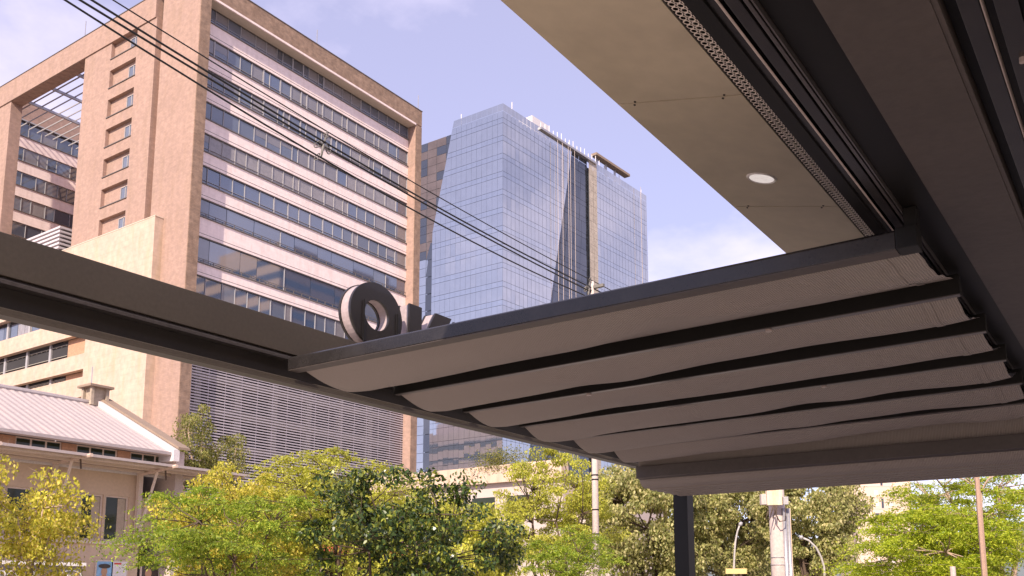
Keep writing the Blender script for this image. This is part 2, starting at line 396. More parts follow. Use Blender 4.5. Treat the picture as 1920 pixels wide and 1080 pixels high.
for i, (z0, z1) in enumerate(strips):
    zlow = strips[i+1][1] if i < len(strips)-1 else 26.0
    sp_ = box('spandrel', 'stone_band', XL, XR, YF, YF+.5, zlow+.04, z0-.12, bk)
    box('shadow_joint', 'sill_metal', XL, XR, YF-.015, YF+.02, zlow+.30, zlow+.335, sp_)
    fb = MB(); fb.box(XL, XR, YF-.10, YF+.45, z0-.118, z0-.02); fb.box(XL, XR, YF+.05, YF+.45, z1-.06, z1+.04)
    band = fb.build('window_band', 'sill_metal', bk)
    npan = 19; xs = [XL]
    big = i in (6, 7)
    ws = []
    while sum(ws) < XR-XL-.3:
        ws.append((random.choice([2.1, 2.2, 3.6, 3.7]) if big else random.choice([1.42, 1.5, 1.5, 1.58, .8, 1.9])))
    k = (XR-XL)/sum(ws); x = XL
    last = 'window_mid'
    fr = MB()
    for j, wd in enumerate(ws):
        x2 = x+wd*k
        if big: mm = 'window_blue' if random.random() > .12 else 'window_mid'
        elif i == 8: mm = 'window_blue' if random.random() > .25 else 'window_mid'
        else:
            mm = last if random.random() < .52 else random.choice(['window_dark', 'window_mid', 'window_mid', 'window_blind', 'window_blind', 'window_curtain', 'window_blue'])
        last = mm
        r = (random.gauss(0, .006), 0, random.gauss(0, .006))
        piece('pane', mm, x+.02, x2-.02, YF+.16, YF+.19, z0+.0, z1-.07, band, r)
        if mm in ('window_mid', 'window_dark') and random.random() < .35 and not big:
            hb_ = random.uniform(.25, .8)*(z1-z0)
            piece('blind', 'window_blind', x+.03, x2-.03, YF+.145, YF+.15, z1-.08-hb_, z1-.08, band)
        if not big or j % 6 == 3:
            t = .045 if random.random() < .75 else .13
            fr.box(x2-t/2, x2+t/2, YF+.08, YF+.158, z0-.0, z1-.07)
        x = x2
    fr.box(XL, XR, YF+.07, YF+.155, z0-.018, z0+.05)
    if not big: fr.box(XL, XR, YF+.075, YF+.15, z0+.33, z0+.355) if random.random() < .5 else None
    fr.build('mullions', 'white_frame', band)
    if i in (6, 7):
        rb = MB(); rb.box(XL, XR, YF-.06, YF-.02, z0+.28, z0+.33)
        for q in range(27): rb.box(XL+.3+q*1.1, XL+.38+q*1.1, YF-.06, YF-.02, z0-.02, z0+.279)
        rb.build('guard_rail', 'sill_metal', band)
# lit ceiling lamps behind some panes stay out; louvred car-park storeys
lv = struct  # (no-op alias keeps the section readable)
lf = MB()
for q in range(16): lf.box(XL+.9+q*1.9, XL+.95+q*1.9, YF+.10, YF+.16, -.2, 25.9)
lfo = lf.build('louver_frame', 'louver_metal', bk)
for q in range(72):
    z = 6.6+q*.27
    piece('slat', 'louver_metal', XL, XR, YF+.0, YF+.09, z, z+.125, lfo, (RAD(12), 0, 0))
for z in (2.4, 5.6, 8.8, 12.0, 15.2, 18.4, 21.6, 24.8): box('floor_slab', 'floor_slab', XL+.05, XR-.05, YF+1.2, 73.58, z, z+.6, bk)
for q in range(7): box('column', 'floor_slab', XL+2.2+q*4.6, XL+2.9+q*4.6, YF+1.3, YF+1.9, -.3, 26, bk)
# rear wing seen through the void
YR = 111
rs = [(57.5, 59.45), (54.3, 56.0), (51.1, 52.85), (47.9, 49.65), (44.7, 46.4), (41.5, 43.2)]
box('rear_parapet', 'brick', 49.2, 66, YR, YR+1, 59.55, 62.0, bk)
box('rear_pipe', 'white_frame', 50.4, 66, YR-.25, YR-.05, 59.40, 59.55, bk)
for i, (z0, z1) in enumerate(rs):
    zl = rs[i+1][1] if i < len(rs)-1 else 36
    box('spandrel', 'stone_band', 49.3, 66, YR, YR+.5, zl+.04, z0-.1, bk)
    fb = MB(); fb.box(49.3, 66, YR-.1, YR+.45, z0-.098, z0)
    band = fb.build('window_band', 'sill_metal', bk); x = 49.3; fr = MB()
    while x < 65.5:
        wd = random.choice([1.6, 1.8, 2.0, 1.2])
        piece('pane', random.choice(['window_dark', 'window_mid', 'window_blind', 'window_dark']), x+.03, x+wd-.03, YR+.15, YR+.18, z0+.01, z1-.02, band, (random.gauss(0, .006), 0, random.gauss(0, .008)))
        fr.box(x+wd-.03, x+wd+.03, YR+.06, YR+.145, z0+.005, z1); x += wd
    fr.box(49.3, 66, YR+.055, YR+.143, z0+.004, z0+.06)
    fr.build('mullions', 'white_frame', band)
box('rear_core', 'dark_interior', 49.4, 66, YR+.6, YR+12, -.3, 59.3, bk)
box('void_side_wall', 'brick', 62, 62.6, 89.6, 110.9, -.3, 57.5, bk)
for yb in (98.7, 103.8, 93.6): box('trellis_girder', 'pipe_grey', 50.5, 61.9, yb-.12, yb+.12, 58.05, 58.35, bk)
for q in range(11): piece('trellis_slat', 'white_frame', 51.2+q*1.02, 51.28+q*1.02, 89.6, 110.7, 58.36, 58.5, bk)
# cream podium
pd = thing('stone_podium', 'cream stone podium with slotted window bands, abutting the brick end wall', 'building', (48.7, 92, 0))
bands = [(31.7, 33.85), (28.5, 30.6), (24.7, 26.75), (22.35, 23.15), (18.6, 20.4), (14.5, 16.4), (10.5, 12.4)]
XC = 48.22
pw = MB(); pw.box(XC, 49.095, 73.8, 84.0, -.3, 36.2)
top = 36.2
for z0, z1 in bands: pw.box(XC, 48.75, 84.002, 118, z1, top); top = z0
pw.box(XC, 48.75, 84.002, 118, -.3, top)
pw.build('wall', 'cream_stone', pd)
box('parapet_cap', 'pale_soffit', XC-.03, 49.09, 73.75, 118, 36.203, 36.28, pd)
for i, (z0, z1) in enumerate(bands):
    ww = box('recess_panel', 'house_brick', 48.9, 49.09, 84.01, 88.2, z0, z1, pd)
    gl = MB(); gl.box(48.98, 49.09, 88.3, 117.8, z0, z1)
    band = gl.build('opening', 'dark_interior', pd)
    for q in range(7):
        yq = 91.2+q*4.5-.5*(i == 3)
        piece('column', 'white_frame', 48.80, 48.97, yq, yq+.35, z0, z1, band)
    if i in (0, 1):
        for q in range(20): piece('pane', random.choice(['window_mid', 'window_dark', 'window_curtain']), 48.93, 48.955, 88.35+q*1.45, 89.72+q*1.45, z0+.05, z1-.3, band, (0, random.gauss(0, .01), random.gauss(0, .01)))
    else:
        jb = MB()
        for q in range(30): jb.box(48.88, 48.97, 88.4+q*.95, 88.46+q*.95, z1-.5, z1-.42)
        jb.box(48.86, 48.95, 88.3, 117.8, z0+.5, z0+.56); jb.box(48.86, 48.95, 88.3, 117.8, z1-.42, z1-.36)
        jb.build('joists', 'floor_slab', band)
# louvred plant screen on the podium roof
ps = thing('plant_screen', 'white slatted plant screen standing on the podium roof', 'screen', (51.5, 95, 36.3))
pb = MB()
for q in range(9): pb.box(49.9, 53, 93.4, 102, 36.6+q*.45, 36.82+q*.45)
pb.build('slats', 'louver_metal', ps)
box('frame', 'dark_interior', 50.2, 52.8, 93.7, 101.8, 36.29, 40.4, ps)
# roof rods
def rod(px, py0, py1, X=None, Y=None):
    p = onY(px, py1, Y) if Y else onX(px, py1, X)
    t = onY(px, py0, Y) if Y else onX(px, py0, X)
    return p, t
for (px, a, b_, kw, lab) in ((594, 65, 84, dict(Y=71), 'thin lightning rod midway along the brick block front parapet'),
                             (784, 187, 205, dict(Y=71), 'thin lightning rod at the front corner of the brick parapet'),
                             (159, 50, 70, dict(X=49.6), 'thin lightning rod on the brick frame over the void')):
    p, t = rod(px, a, b_, **kw)
    tag(MB().tube([(p.x, p.y, 60.1 if 'Y' in kw else 60.54), (p.x, p.y, t.z+.6)], .05, 6).build('lightning_rod', 'pipe_grey'), lab, 'lightning rod', 'rods on the brick block roof')

# ================================================================== glass tower
XT = 147.0
c0 = onX(943, 193.2, XT); YC, ZTT = c0.y, c0.z
far = onZ(1212, 367, ZTT)
dr = Vector((far.x-XT, far.y-YC, 0)); LR = dr.length; dr.normalize(); nr = Vector((dr.y, -dr.x, 0))
if nr.dot(Vector((-XT, -YC, 0))) < 0: nr = -nr
def onR(px, py):      # intersection with right face -> (s, z)
    d = Vector(ray(px, py)); o = Vector((0, 0, CZ)); p0 = Vector((XT, YC, 0))
    t = (p0-o).dot(nr)/d.dot(nr); p = o+d*t
    return (p-p0).dot(dr), p.z
tw = thing('glass_tower', 'tall blue mirror-glass office tower with slanted facets and hanging cradle ropes', 'building', (XT+20, YC+5, 0))
FP = 3.92
zl0 = onX(943, 220, XT).z        # a floor line
lines = sorted([zl0-FP*k for k in range(0, 40) if zl0-FP*k > -.2])
bl_top = onX(851, 229, XT).y; bl_mid = onX(810.5, 437, XT); 
def bound(z):
    if z >= bl_mid.z: t = (z-bl_mid.z)/(ZTT-bl_mid.z); return bl_mid.y+(bl_top-bl_mid.y)*t
    return bl_mid.y
PW = 1.36
left_f = struct and MB()
quads_parts = []; quads_stuff = []
rowsL = [(z, z+FP*.71, 'tower_glass') for z in lines[:-1]]+[(z+FP*.71, z+FP, 'tower_spandrel') for z in lines[:-1]]
rowsL += [(zl0, zl0+1.55, 'tower_spandrel'), (zl0+1.55, ZTT, 'tower_glass')]
rowsL.sort()
def lquad(y0t, y1, z0, z1, y0b):     # y1 = corner side (small), y0 = left boundary side
    return [(XT, y1+.015, z0+.03), (XT, y0b-.015, z0+.03), (XT, y0t-.015, z1-.03), (XT, y1+.015, z1-.03)]
for z0, z1, m in rowsL:
    y = YC
    while True:
        bt, bb = bound(z1), bound(z0)
        if y+PW*1.6 >= min(bt, bb):
            q = lquad(bt, y, z0, z1, bb); quads_parts.append((q, m, 'L')); break
        quads_parts.append((lquad(y+PW, y, z0, z1, y+PW), m, 'L')); y += PW
sA0, zA0 = onR(1073, 281); sA1, zA1 = onR(1033, 562)
def sleft(z):
    return sA0+(sA1-sA0)*(zA0-z)/(zA0-zA1)
sM = onR(1105, 420)[0]; sN = onR(1120, 420)[0]
def R3(s, z, off=0.0): p = Vector((XT, YC, 0))+dr*s+nr*off; return (p.x, p.y, z)
for z0, z1, m in rowsL:
    s = 0
    a, b_ = max(.5, min(sleft(z1), sM-.2)), max(.5, min(sleft(z0), sM-.2))
    while True:
        if s+PW*1.6 >= min(a, b_):
            quads_parts.append(([R3(s+.03, z0+.03), R3(b_-.03, z0+.03), R3(a-.03, z1-.03), R3(s+.03, z1-.03)], m, 'R')); break
        quads_parts.append(([R3(s+.03, z0+.03), R3(s+PW-.03, z0+.03), R3(s+PW-.03, z1-.03), R3(s+.03, z1-.03)], m, 'R')); s += PW
    n = int((LR-sN)/PW); pw_ = (LR-sN)/n
    for k in range(n):
        s = sN+k*pw_
        quads_parts.append(([R3(s+.03, z0+.03), R3(s+pw_-.03, z0+.03), R3(s+pw_-.03, z1-.03), R3(s+.03, z1-.03)], m, 'Q'))
    # dark inset facet
    n = max(1, int((sM-b_)/2.6)); 
    for k in range(n):
        s0_, s1_ = b_+(sM-b_)*k/n, b_+(sM-b_)*(k+1)/n
        t0_, t1_ = a+(sM-a)*k/n, a+(sM-a)*(k+1)/n
        d0 = d1 = -.2
        quads_stuff.append(([R3(s0_+.03, z0+.03, d0-.25), R3(s1_-.03, z0+.03, d1-.25), R3(t1_-.03, z1-.03, d1-.25), R3(t0_+.03, z1-.03, d0-.25)], 'tower_dark'))
# the panes that show largest become single parts, the rest one mesh per material
def area_key(q):
    c = sum((Vector(p) for p in q[0]), Vector())/4
    vis = 0 if c.z < onX(943, 600, XT).z else 1
    a = (Vector(q[0][1])-Vector(q[0][0])).length*(Vector(q[0][2])-Vector(q[0][1])).length
    return -vis*a*(1.3 if q[2] == 'L' else 1.0 if q[2] == 'R' else .6)
quads_parts.sort(key=area_key)
rng = random.Random(3)
def jit(q, amt):
    pts = [Vector(p) for p in q]; c = sum(pts, Vector())/4
    nrm = (pts[1]-pts[0]).cross(pts[2]-pts[1]).normalized()
    ax, ay = rng.gauss(0, amt), rng.gauss(0, amt)
    u = (pts[1]-pts[0]).normalized(); v = Vector((0, 0, 1))
    return [tuple(p+nrm*((p-c).dot(u)*ax+(p-c).dot(v)*ay)) for p in pts]
tf = thing  # alias
rest = {}
facade = MB()
for k, (q, m, side) in enumerate(quads_parts):
    q = jit(q, .0042)
    if k < 298:
        MB().quad(*q).build('glass_pane', m, tw)
    else: rest.setdefault(m, MB()).quad(*q)
for q, m in quads_stuff: rest.setdefault(m, MB()).quad(*jit(q, .01))
for m, b_ in rest.items(): stuff(b_.build('glass_panes', m, tw))
# core volume just behind the glass
cb = MB(); off = -.12
pr = []
o3 = lambda s, d: (Vector((XT, YC, 0))+dr*s+nr*d)
p1 = Vector((XT+.15, bl_mid.y-.2, 0)); p1t = Vector((XT+.15, bl_top-.1, 0))
base = [Vector((XT+.15, bl_mid.y-.2, 0)), Vector((XT+.15, YC+.2, 0))]
i0 = 0
def ring(z, yl): 
    a = o3(.2, -.15); b2 = o3(sleft(z) if sleft(z) > .6 else .6, -.8); c2 = o3(sM-.1, -.8); d2 = o3(sN+.1, -.8); d3 = o3(sN+.1, -.15); e2 = o3(LR-.1, -.15); f2 = o3(LR-.1, -40); 
    return [Vector((XT+.15, yl-.15, 0)), Vector((XT+.15, YC+.1, 0)), b2, c2, d2, d3, e2, f2, Vector((XT+40, yl-.15, 0))]
rings = [(-.3, bound(0)), (bl_mid.z, bl_mid.y), (ZTT-1.8, bound(ZTT-1.8))]
for z, yl in rings:
    for p in ring(z, yl): cb.v.append((p.x, p.y, z))
nn = 9
for r_ in range(2):
    for k in range(nn): cb.f.append((r_*nn+k, r_*nn+(k+1) % nn, (r_+1)*nn+(k+1) % nn, (r_+1)*nn+k))
cb.f.append(tuple(2*nn+k for k in range(nn)))
cb.build('core', 'tower_core', tw)
# stone strip beside the dark facet
stb = MB()
for k in range(int(ZTT/1.9)):
    z = k*1.9
    for d0, d1 in ((0, .52), (.54, 1.0)):
        s0_, s1_ = sM+(sN-sM)*d0, sM+(sN-sM)*d1
        stb.quad(R3(s0_, z, .05), R3(s1_, z, .05), R3(s1_, z+1.86, .05), R3(s0_, z+1.86, .05))
stb.build('stone_strip', 'tower_stone', tw)
# rear brown-glass wing to the left of the slanted edge
XW = XT+5
yw0 = YC+8; zw = onX(835, 256, XW).z
wingb = {}
z = zw; row = 0
while z > 2:
    for c in range(11):
        y0 = bl_top-2+c*2.7
        up = z > bl_mid.z-3
        if up: m = rng.choice(['tower_brown', 'tower_brown', 'tower_brown', 'tower_dark']) if row % 3 != 1 else rng.choice(['tower_dark', 'tower_dark', 'tower_brown'])
        else: m = 'tower_glass'
        wingb.setdefault(m, MB()).quad(*jit([(XW, y0+.04, z-1.95), (XW, y0+2.66, z-1.95), (XW, y0+2.66, z-.04), (XW, y0+.04, z-.04)], .012))
    z -= 1.98; row += 1
for m, b_ in wingb.items(): stuff(b_.build('wing_panes', m, tw))
ya, yb2 = onX(815, 600, XW-.3).y, onX(797, 600, XW-.3).y
ds = MB(); z = .5
while z < bl_mid.z-2: ds.quad(*jit([(XW-.3, ya, z), (XW-.3, yb2, z), (XW-.3, yb2-(0 if z < bl_mid.z-12 else .15*(z-bl_mid.z+12)), z+3.8), (XW-.3, ya, z+3.8)], .02)); z += 3.92
stuff(ds.build('dark_fin', 'tower_dark', tw))
box('wing_core', 'tower_core', XW+.1, XW+30, bl_top-2.2, bl_top+28, -.3, zw-.1, tw)
# roof gear: plant box, gantry, slab, rods and cradle ropes
def onRoff(px, py, off):
    d = Vector(ray(px, py)); o = Vector((0, 0, CZ)); p0 = Vector((XT, YC, 0))+nr*off
    t = (p0-o).dot(nr)/d.dot(nr); p = o+d*t; return (p-p0).dot(dr), p.z
def rbox(name, m, s0, s1, d0, d1, z0, z1, parent):
    b = MB(); b.prism([Vector(R3(s0, 0, d0))*1, Vector(R3(s1, 0, d0)), Vector(R3(s1, 0, d1)), Vector(R3(s0, 0, d1))], (0, 0, z0), (0, 0, z1)); return b.build(name, m, parent)
sB0, zB0 = onRoff(998, 216, -2); sB1 = onRoff(1030, 236, -2)[0]
rbox('plant_box', 'white_paint', sB0, sB1, -2, -8, ZTT-2, zB0, tw)
rbox('gantry_rail', 'pipe_grey', sB0, onRoff(1118, 305, .4)[0], .5, -.6, ZTT-.6, ZTT-.1, tw)
gp = MB()
for k in range(16):
    s = sB0+1+k*1.55; a = R3(s, ZTT-.1, -.4); gp.tube([a, (a[0], a[1], ZTT+1.5+.3*(k % 3))], .09, 5)
gp.build('gantry_posts', 'white_paint', tw)
sC0, zC0 = onRoff(1112, 292, -1); sC1, zC1 = onRoff(1175, 332, -1)
rbox('roof_slab', 'coping', sC0, sC1, .0, -1.6, zC1-.15, zC1+.45, tw)
for k in range(3): rbox('slab_post', 'pipe_grey', sC0+1.5+k*4, sC0+1.9+k*4, -.9, -1.3, ZTT-1.9, zC1-.15, tw)
rp_ = MB()
for px, m_ in ((1046, 1), (1055, 1), (1078, 1), (1066, 1), (1070, 1), (1202, 1)):
    s, _ = onRoff(px, 420, 1.0); a = R3(s, 30, 1.0); rp_.tube([a, (a[0]+.2, a[1], ZTT-1.2 if px < 1200 else ZTT+.5)], .05, 5)
rp_.build('cradle_ropes', 'plaster_pale', tw)
for k, (px, y0, y1) in enumerate(((865, 200, 220), (960, 180, 200), (996, 203, 216), (1066, 252, 275), (1133, 296, 320), (1161, 315, 340), (1202, 342, 365))):
    if px < 943: p = onX(px, y1, XT+1)
    else:
        s, zz = onRoff(px, y1, -1); p = Vector(R3(s, zz, -1))
    MB().tube([(p.x, p.y, ZTT-2.2), (p.x, p.y, ZTT+1.6+(.8 if k == 1 else 0))], .10, 5).build('lightning_rod', 'white_paint', tw)

# ================================================================== gabled house
YH = 34.0
hs = thing('tin_roof_house', 'old beige house with pale corrugated roof, clerestory slots and long awning', 'house', (16, 38, 0))
YE = 33.2; e0 = onY(0, 803, YE); e1 = onY(318, 849.5, YE); ZE = (e0.z+e1.z)/2; XE1 = e1.x
YRG = 39.0; ZR = onY(90, 743, YRG).z; XH0 = 6.0
slope = (ZR-ZE)/(YRG-YE)
cor = MB(); NX = int((XE1-XH0)/.085)
for i in range(NX+1):
    x = XH0+(XE1-XH0)*i/NX; d = (.032, .032, -.0, -.0)[i % 4]
    for y, z in ((YE, ZE), (YRG, ZR), (YRG+5.8, ZE)): cor.v.append((x, y, z+d))
for i in range(NX):
    q = i*3; cor.f.append((q, q+3, q+4, q+1)); cor.f.append((q+1, q+4, q+5, q+2))
rf = cor.build('roof', 'roof_sheet', hs)
MB().tube([(XH0, YRG, ZR+.03), (XE1, YRG, ZR+.03)], .14, 8).build('ridge_cap', 'roof_trim', rf)
gt = MB(); bprism(gt, 'X', [(YE-.12, ZE-.10), (YE+.06, ZE-.14), (YE+.06, ZE-.02), (YE-.12, ZE+.02)], XH0, XE1)
gt.build('gutter', 'roof_trim', rf)
# gable parapet: white upstand and weathered coping
XP0, XP1 = XE1+.02, XE1+.95
gpz = MB()
prof = [(YE-.25, ZE-.35), (YE-.25, ZE+.12), (YRG, ZR+.26), (YRG+5.9, ZE+.12), (YRG+5.9, ZE-.35)]
gpz.prism([(0, y, z) for y, z in prof], (XP0, 0, 0), (XP0+.28, 0, 0)); gpz.build('gable_upstand', 'white_paint', hs)
gc = MB(); prof = [(YE-.30, ZE+.14), (YRG, ZR+.28), (YRG+6, ZE+.14), (YRG+6, ZE+.24), (YRG, ZR+.38), (YE-.30, ZE+.24)]
gc.prism([(0, y, z) for y, z in prof], (XP0+.18, 0, 0), (XP0+.74, 0, 0)); gc.build('gable_coping', 'coping', hs)
box('gable_wall', 'plaster_pale', XP0+.282, XP0+.66, YE-.05, YRG+5.8, -.3, ZE+.1, hs)
vt = MB(); vx0 = XP0-.42; vz = ZR+.2
for a in (vx0, vx0+.72):
    for y in (YRG-.4, YRG+.26): vt.box(a, a+.14, y, y+.14, vz-.3, vz+.52)
vt.box(vx0+.141, vx0+.719, YRG-.26, YRG+.25, vz-.3, vz+.519)
vto = vt.build('roof_vent', 'old_concrete', hs)
box('vent_cap', 'coping', vx0-.14, vx0+1.0, YRG-.55, YRG+.55, vz+.522, vz+.62, vto)
MB().tube([(vx0+.2, YRG, vz+.62), (vx0+.2, YRG, vz+1.5)], .022, 6).build('antenna', 'pipe_grey', vto)
# walls
ZC1 = ZE-.12
box('upper_wall', 'old_concrete', XH0, XE1-.6, YH, YH+.35, onY(100, 862, YH).z, ZC1, hs)
def hx(px, py=860): return onY(px, py, YH).x
zc0, zc1 = onY(60, 838, YH).z, onY(60, 825, YH).z
for a, b_ in ((25, 111), (141, 216), (243, 312), (-110, -10)):
    x0, x1 = hx(a), hx(b_)
    cw = box('clerestory', 'house_trim', x0-.05, x1+.05, YH-.03, YH-.001, zc0-.06, zc1+.06, hs)
    for k in range(3): piece('pane', 'house_glass', x0+(x1-x0)*k/3+.04, x0+(x1-x0)*(k+1)/3-.04, YH-.045, YH-.033, zc0, zc1, cw)
for a, b_ in ((112, 140), (218, 242), (-9, 24)): box('brick_pier', 'house_brick', hx(a), hx(b_), YH-.08, YH-.002, zc0-.3, zc1+.05, hs)
# awning
zA = onY(100, 868, YH).z; xa = onY(99, 868, YH).x; tip = onX(172, 852, xa)
AWY = tip.y; AWZ = tip.z; XA1 = onY(400, 915, YH).x
aw = MB()
na = 14
for k in range(na+1):
    t = k/na; zz = .03*(1 if (k//1) % 2 else -1)
    for x in (XH0, XA1): aw.v.append((x, YH-.05+(AWY+.25-YH+.05)*t, zA+(AWZ-zA)*t+.03+zz))
for k in range(na): q = k*2; aw.f.append((q, q+1, q+3, q+2))
awo = aw.build('awning', 'awning_sheet', hs)
fe = MB().box(XH0, XA1, AWY+.2, AWY+.27, AWZ-.05, AWZ+.05).build('front_edge', 'roof_sheet', awo)
MB().box(XH0, XA1, YH-.12, YH-.04, zA-.12, zA-.03).build('wall_strip', 'white_paint', awo)
for k in range(3):
    t = (k+.7)/3.4; y = YH+(AWY-YH)*t; z = zA+(AWZ-zA)*t
    MB().box(XH0, XA1, y-.04, y+.04, z-.09, z-.01).build('purlin', 'house_trim', awo)
for px, pyt, pyb in ((99, 868, 1010), (258, 890, 1017), (-70, 846, 995)):
    t = onY(px, pyt, YH); b_ = onY(px, pyb, YH)
    br = MB().box(t.x-.09, t.x+.09, YH-.28, YH-.10, b_.z-.1, t.z+.05).build('bracket_post', 'house_trim', awo)
    a = MB(); a.tube([(t.x, YH-.2, t.z), (t.x, AWY, AWZ-.02)], .075, 6); a.build('arm', 'awning_arm', br)
    m0 = Vector((t.x, YH-.25, b_.z+.15)); m1 = Vector((t.x, YH+(AWY-YH)*.52, t.z+(AWZ-zA)*.52))
    MB().tube([m0, m1], .06, 6).build('brace', 'house_trim', br)
    h0 = Vector((t.x, YH+(AWY-YH)*.72, t.z+(AWZ-zA)*.72-.05))
    MB().tube([h0, h0+Vector((.06, .02, -.38))], .035, 5).build('hook', 'bark_dark', br)
# lower wall with windows
zw1, zw0 = onY(200, 928, YH).z, onY(200, 1014, YH).z
zf = -.3
lw = MB()
XHR = XE1-.62
lw.box(XH0, XHR, YH, YH+.35, zw1, onY(100, 862, YH).z-.002)
lw.box(XH0, XHR, YH, YH+.35, zf, zw0)
wins = [(-60, -25), (8, 60), (62, 118), (150, 192), (196, 240), (262, 295), (299, 345)]
xs = [(hx(a, 970), hx(b_, 970)) for a, b_ in wins]
px0 = XH0
for a, b_ in xs: lw.box(px0, a, YH, YH+.349, zw0+.001, zw1-.001); px0 = b_
lw.box(px0, XHR, YH, YH+.349, zw0+.001, zw1-.001)
lwo = lw.build('front_wall', 'house_wall', hs)
for k, (a, b_) in enumerate(xs):
    fr = MB(); t = .07
    fr.box(a, a+t, YH+.08, YH+.2, zw0, zw1); fr.box(b_-t, b_, YH+.08, YH+.2, zw0, zw1)
    fr.box(a+t, b_-t, YH+.08, YH+.2, zw1-t, zw1); fr.box(a+t, b_-t, YH+.08, YH+.2, zw0, zw0+t)
    wo_ = fr.build('window', 'house_trim', hs)
    piece('pane', 'house_glass', a+t, b_-t, YH+.13, YH+.15, zw0+t, zw1-t, wo_)
    if k in (3, 4): piece('curtain', 'house_curtain', b_-t-.35, b_-t-.02, YH+.115, YH+.125, zw0+t, zw1-t-.02, wo_)
for a, b_ in ((124, 149), (-20, 6)):
    x0, x1 = hx(a, 970), hx(b_, 970)
    sh = box('shutter', 'shutter', x0, x1, YH-.05, YH-.003, zw0+.02, zw1+.02, hs)
    lb = MB()
    for q in range(24):
        z = zw0+.06+q*(zw1-zw0-.06)/24; lb.quad((x0+.03, YH-.075, z), (x1-.03, YH-.075, z), (x1-.03, YH-.055, z+.05), (x0+.03, YH-.055, z+.05))
    lb.build('louvres', 'house_trim', sh)
box('sill_band', 'house_trim', XH0, XHR, YH-.10, YH-.002, zw0-.14, zw0-.02, hs)
box('rear_wall', 'house_wall', XH0, XHR, YRG+5.2, YRG+5.5, -.3, ZE-.1, hs)
box('floor_core', 'dark_interior', XH0+.2, XHR, YH+.6, YRG+5, -.3, ZE-.3, hs)
# posters on the wall
def poster(x0, x1, z1, kind, lab):
    z0 = z1-1.5
    p = thing('wall_poster', lab, 'poster', ((x0+x1)/2, YH-.06, z0))
    box('frame', 'house_trim', x0-.06, x1+.06, YH-.06, YH-.004, z0-.05, z1+.06, p)
    def pl(nm, m, a, b_, c, d, lay):
        MB().quad((x0+(x1-x0)*a, YH-.062-.004*lay, z0+1.5*c), (x0+(x1-x0)*b_, YH-.062-.004*lay, z0+1.5*c), (x0+(x1-x0)*b_, YH-.062-.004*lay, z0+1.5*d), (x0+(x1-x0)*a, YH-.062-.004*lay, z0+1.5*d)).build(nm, m, p)
    def disc(nm, m, cx, cz, rx, rz, lay):
        b = MB(); n = 20
        b.quad(*[(x0+(x1-x0)*cx+rx*math.cos(2*math.pi*k/n), YH-.062-.004*lay, z0+1.5*cz+rz*math.sin(2*math.pi*k/n)) for k in range(n)]); b.build(nm, m, p)
    if kind == 0:
        pl('print', 'poster_blue', 0, 1, 0, 1, 1); disc('shirt', 'poster_orange', .5, .42, .42, .34, 2); disc('face', 'poster_skin', .5, .74, .13, .17, 3); disc('hat', 'poster_dark', .5, .88, .26, .09, 4)
    elif kind == 1:
        pl('print', 'poster_white', 0, 1, 0, 1, 1); pl('heading', 'poster_red', .08, .6, .93, .975, 2)
    else:
        pl('print', 'poster_dark', 0, 1, 0, 1, 1); disc('face', 'poster_skin', .35, .72, .15, .2, 2); disc('body', 'poster_skin', .3, .35, .3, .36, 3)
zp = onY(200, 1053, YH).z
poster(hx(180, 1060), hx(208, 1060), zp, 0, 'wall poster of a figure in orange shirt and dark hat on blue')
poster(hx(210, 1060), hx(236, 1060), zp, 1, 'plain white wall poster with a red heading strip')
poster(hx(265, 1060), hx(299, 1060), zp, 2, 'dark wall poster with a bare-skinned figure')
# shop sign
zs1, zs0 = onY(80, 1060, YH-.6).z, onY(80, 1084, YH-.6).z-.25
xs0, xs1 = onY(-260, 1068, YH-.6).x, onY(154, 1068, YH-.6).x
sg = thing('shop_sign', 'grey shop fascia sign with white capital lettering and oval emblem', 'sign', ((xs0+xs1)/2, YH-.5, zs0))
box('board', 'sign_grey', xs0, xs1, YH-.6, YH-.02, zs0, zs1, sg)
MB().box(xs0-.05, xs1+.08, YH-.72, YH-.02, zs1+.002, zs1+.13).build('top_trim', 'sign_white', sg)
def text(body, size, x, y, z, m, parent, ext=.015):
    c = bpy.data.curves.new('lettering', 'FONT'); c.body = body; c.size = size; c.extrude = ext; c.align_x = 'LEFT'
    o = bpy.data.objects.new('tmp_text', c); COL.objects.link(o); dg = bpy.context.evaluated_depsgraph_get()
    me = bpy.data.meshes.new_from_object(o.evaluated_get(dg)); bpy.data.objects.remove(o)
    me.name = 'lettering'; me.materials.clear(); me.materials.append(MATS[m])
    return link('lettering', me, Vector((x, y, z)), parent, (RAD(90), 0, 0))
xP = onY(-1, 1078, YH-.6).x
text('PES &', .60, xP-.1, YH-.62, zs1-.62, 'sign_white', sg)
ov = MB(); n = 24; ex, ez = onY(133, 1073, YH-.63).x, zs1-.38
for ra, rb_, ext_ in ((.46, .40, 0),):
    for k in range(n):
        t0, t1 = 2*math.pi*k/n, 2*math.pi*(k+1)/n
        ov.quad((ex+ra*math.cos(t0), YH-.63, ez+ra*.5*math.sin(t0)), (ex+ra*math.cos(t1), YH-.63, ez+ra*.5*math.sin(t1)), (ex+rb_*math.cos(t1), YH-.63, ez+rb_*.5*math.sin(t1)), (ex+rb_*math.cos(t0), YH-.63, ez+rb_*.5*math.sin(t0)))
for k in range(5): ov.quad((ex-.25+k*.1, YH-.63, ez-.06), (ex-.18+k*.1, YH-.63, ez-.06), (ex-.18+k*.1, YH-.63, ez+.06), (ex-.25+k*.1, YH-.63, ez+.06))
ov.build('oval_emblem', 'sign_white', sg)

